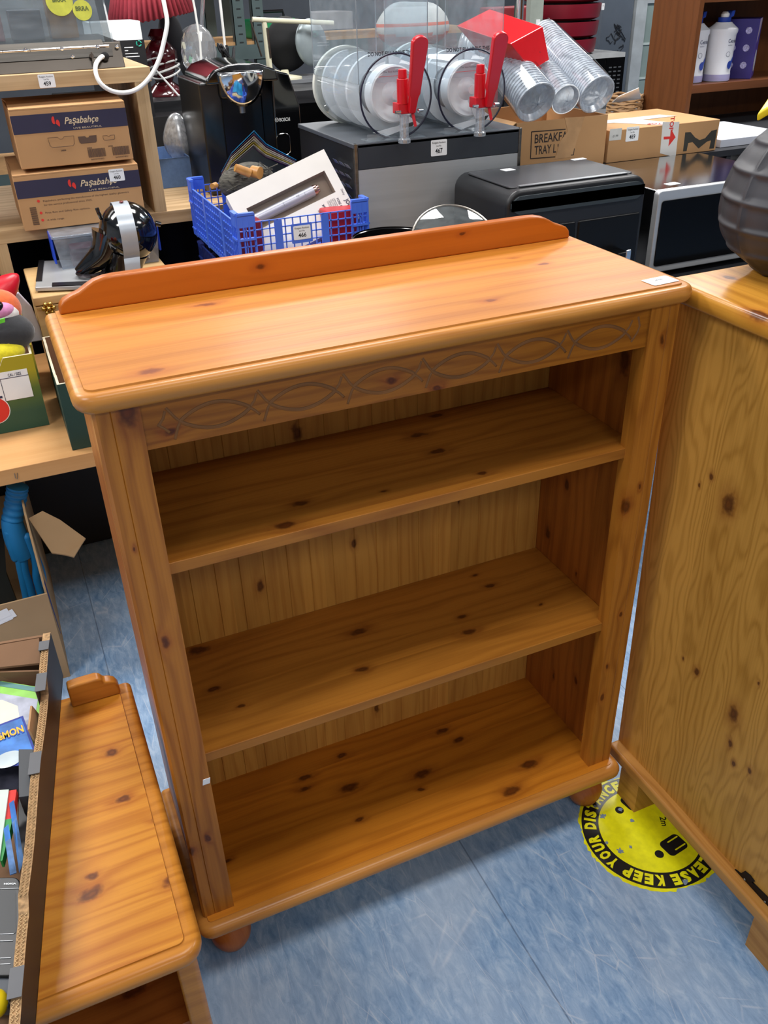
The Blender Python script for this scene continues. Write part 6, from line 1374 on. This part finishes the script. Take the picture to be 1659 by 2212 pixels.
b = MB(); b.slab([tp(s1-.055, .014, .002), tp(s1-.055, .10, .002), tp(s1-.05, .10, .08), tp(s1-.06, .014, .07)], -dd_, .004); obj('inner_flap', b, kin, t)
obj('bottom', MB().slab([tp(s0, 0, 0), tp(s1, 0, 0), tp(s1, .4, 0), tp(s0, .4, 0)], (0, 0, 1), .003), kin, t)
b = MB(); b.slab([tp(-.15, .014, profile(-.1)-.03), tp(-.04, .014, profile(-.1)-.03), tp(-.045, .022, profile(-.1)+.008), tp(-.13, .026, profile(-.1)+.006)], nl, .003); obj('torn_flap', b, plain('torn_kraft', '#b08a62', .9, noise=.15), t)
b = MB(); b.slab([tp(.42, .014, profile(.4)-.03), tp(.49, .014, profile(.4)-.03), tp(.485, .022, profile(.4)+.006), tp(.43, .022, profile(.4)+.006)], nl, .003); obj('torn_flap', b, plain('torn_kraft', '#b08a62', .9), t)

def flat(pts, z_, th=.002): return [pz(u, v, z_) for u, v in pts]
t = thing('picture_card', 'large card with lime green border and pale picture in the black tray', 'card', tuple(pz(30, 1530, .55)))
z_ = .558; P_ = flat([(-60, 1462), (98, 1488), (72, 1620), (-60, 1600)], z_); b = MB().slab(P_, up, .0016); b.mat(1); 
P2 = flat([(-60, 1488), (82, 1511), (66, 1606), (-60, 1590)], z_+.0017); b.slab(P2, up, .0003); obj('card', b, [plain('lime_border', '#8ec95a', .35, noise=.12, scale=30), plain('grey_picture', '#a6a9b8', .35, noise=.25, scale=40)], t)
b = MB().slab(flat([(-60, 1462), (98, 1488), (95, 1497), (-60, 1473)], z_+.0018), up, .0003); obj('teal_edge', b, plain('teal_print', '#5f8f8c', .35), t)
b = MB().slab([pz(u, v, z_+.0021) for u, v in ((-40, 1515), (5, 1512), (38, 1525), (42, 1548), (20, 1575), (-40, 1580))], up, .0002); obj('pale_shape_print', b, plain('cream_print', '#dcd8c4', .35, noise=.1), t)
def card(name, label, corners, z_, dz, cols, inset=.09):
    t = thing(name, label, 'card', tuple(pz(*corners[3], z_)));  P = [pz(u, v, z_+d_) for (u, v), d_ in zip(corners, dz)]
    nn = (P[1]-P[0]).cross(P[3]-P[0]).normalized(); nn = nn if nn.z > 0 else -nn; b = MB().slab(P, nn, .0012); C_ = sum(P, Vector())/4
    b.mat(1).slab([C_+(p-C_)*(1-inset)+nn*.0013 for p in P], nn, .0002); obj('card', b, cols, t); return t, P, nn
dkb = plain('card_blue_border', '#20338f', .3, noise=.05); skb = plain('card_sky', '#3f78c4', .3, noise=.5, scale=22)
card('trading_card', 'blue-bordered trading card half hidden behind the lettered card', [(0, 1560), (84, 1583), (86, 1648), (0, 1650)], .558, (0, 0, 0, 0), [dkb, skb])
t, P, nn = card('trading_card', 'blue-bordered trading card lettered in yellow, foremost in the black tray', [(-50, 1584), (50, 1547), (88, 1652), (-50, 1660)], .572, (0, 0, 0, 0), [dkb, skb])
Xd = (P[1]-P[0]).normalized(); Yd = nn.cross(Xd); o_ = pz(6, 1597, .5745)
b = MB().text('POKéMON', .016, o_-nn*.0002, Xd, Yd, width=.066, bold=.10); obj('lettering_outline', b, plain('logo_blue', '#2c4fb0', .4), t)
b = MB().text('POKéMON', .016, o_+nn*.0003, Xd, Yd, width=.066, bold=.03); obj('lettering', b, plain('logo_yellow', '#f2b21e', .4), t)
c_ = pz(18, 1640, .5745); b = MB().ell(c_+nn*-.0002, (.022, .017, .0005), 30, 6); obj('silver_oval_print', b, plain('silver_print', '#b9c6cc', .3, noise=.2), t)
t = thing('media_case', 'narrow black plastic case standing beside the trading cards', 'case', tuple(pz(57, 1720, .52)))
T_z = .578; P_ = flat([(40, 1618), (72, 1618), (70, 1718), (40, 1722)], T_z); b = MB().slab(P_, (0, 0, -1), .06); obj('case_body', b, plain('charcoal_case', '#3a3d42', .5, noise=.1), t, bevel=.001)
P_ = flat([(40, 1722), (70, 1718), (66, 1845), (38, 1850)], .54); b = MB().slab(P_, (0, 0, -1), .03); solo('black_case', 'flat black case lying in front of the charcoal narrow case', 'case', b, blackp, tuple(pz(55, 1790, .51)), bevel=.001)
t = thing('game_box', 'slim box with red and green spine leaning in the black tray', 'box', tuple(pz(10, 1800, .52)))
A1, B1, C1, D1 = pz(-30, 1712, .585), pz(20, 1708, .585), pz(0, 1860, .545), pz(-40, 1870, .545)
b = MB().slab([A1, B1, C1, D1], (0, 0, 1), .003); obj('cover', b, plain('mint_cover', '#c9d8cc', .35, noise=.2), t)
S1 = [B1, B1+(C1-B1)*.45]; sp_ = Vector((.010, -.002, .0)); b = MB().slab([B1, B1+(C1-B1)*.42, B1+(C1-B1)*.42+sp_, B1+sp_*1.0], (0, 0, -1), .014); obj('red_spine', b, red_ink, t); b = MB().slab([B1+(C1-B1)*.42, C1, C1+sp_*.3, B1+(C1-B1)*.42+sp_], (0, 0, -1), .014); obj('green_spine', b, plain('green_spine', '#2c9a4a', .4), t)
for k, (pts, lbl) in enumerate(((((20, 1735), (30, 1728), (52, 1860), (42, 1885)), 'blue glossy card standing on edge nearest the tray wall'), (((8, 1790), (18, 1780), (36, 1885), (22, 1890)), 'blue and cream card leaning on the red and green box'))):
    P = [pz(u, v, z2) for (u, v), z2 in zip(pts, (.58, .58, .545, .545))]; b = MB().slab(P, (-.5, 0, -1), .0012); b.mat(1).slab([P[0]*.7+P[3]*.3+Vector((0, 0, .0006)), P[1]*.7+P[2]*.3+Vector((0, 0, .0006)), P[2], P[3]], (0, 0, 1), .0004)
    solo('trading_card', lbl, 'card', b, [skb, plain('card_mix', '#5d7fae', .3, noise=.6, scale=50)], tuple(P[3]))
t = thing('mobile_phone', 'black candybar mobile phone lying in the black tray', 'phone', tuple(pz(15, 1990, .51)))
P = flat([(-70, 1895), (49, 1893), (24, 2110), (-80, 2108)], .545); Xd = (P[1]-P[0]).normalized(); Yd = (P[0]-P[3]).normalized(); C_ = sum(P, Vector())/4; w_, h_ = (P[1]-P[0]).length, (P[0]-P[3]).length
b = MB().slab([C_+Xd*p[0]+Yd*p[1] for p in rrect(w_, h_, .010)], (0, 0, -1), .015); obj('phone_body', b, plain('phone_black', '#15161a', .35, noise=.1), t, bevel=.002)
ctop = pz(22, 1911, .5455); b = MB().text('NOKIA', .0028, ctop+up*.0003, Xd, Yd, width=.017, bold=.03)
for v_ in (1922, 2020, 2035, 2072, 2085): q1, q2 = pz(-60, v_, .5456), pz(44-(v_-1893)*.115, v_-3, .5456); b.tube([q1, q2], .0004, 4)
obj('silver_print', b, plain('phone_silver', '#9a9da0', .3, .6), t)
b = MB().slab([C_+Xd*(p[0])+Yd*(p[1]+.018)+up*.0002 for p in rrect(w_*.86, h_*.45, .004)], up, .0003); obj('screen', b, plain('screen_dark', '#26282b', .4), t)
solo('yellow_ball', 'yellow plastic item at the near end of the black tray', 'toy', MB().ell(pz(-8, 2168, .54), (.014, .018, .014), 20, 12), yel, tuple(pz(-8, 2168, .526)))
b = MB().slab(flat([(-60, 2110), (24, 2112), (18, 2175), (-60, 2175)], .54), (0, 0, -1), .02); solo('grey_case', 'flat slate grey case below the black phone', 'case', b, plain('slate_plastic', '#4a4f57', .5), tuple(pz(0, 2140, .52)), bevel=.002)
b = MB().slab(flat([(-60, 1650), (85, 1655), (80, 1705), (-60, 1705)], .54), (0, 0, -1), .02); solo('wrapped_packet', 'dark glossy wrapped packet under the lettered card', 'packet', b, plain('dark_wrap', '#3a3b46', .15, noise=.5, scale=30), tuple(pz(20, 1680, .52)))

# ------------------------------------------------------------------ groups of repeats
GR = {'cup_sleeve': 'clear cup sleeves in the tray carton', 'pump_bottle': 'pump bottles on the brown bookcase shelf', 'fruit_box': 'fruit cartons on the low table',
      'plush_toy': 'plush toys in the fruit carton', 'plastic_crate': 'stacked blue crates', 'trading_card': 'trading cards in the black tray'}
for o in list(COL.objects):
    st_ = o.name.split('.')[0]
    if o.parent is None and st_ in GR: o['group'] = GR[st_]
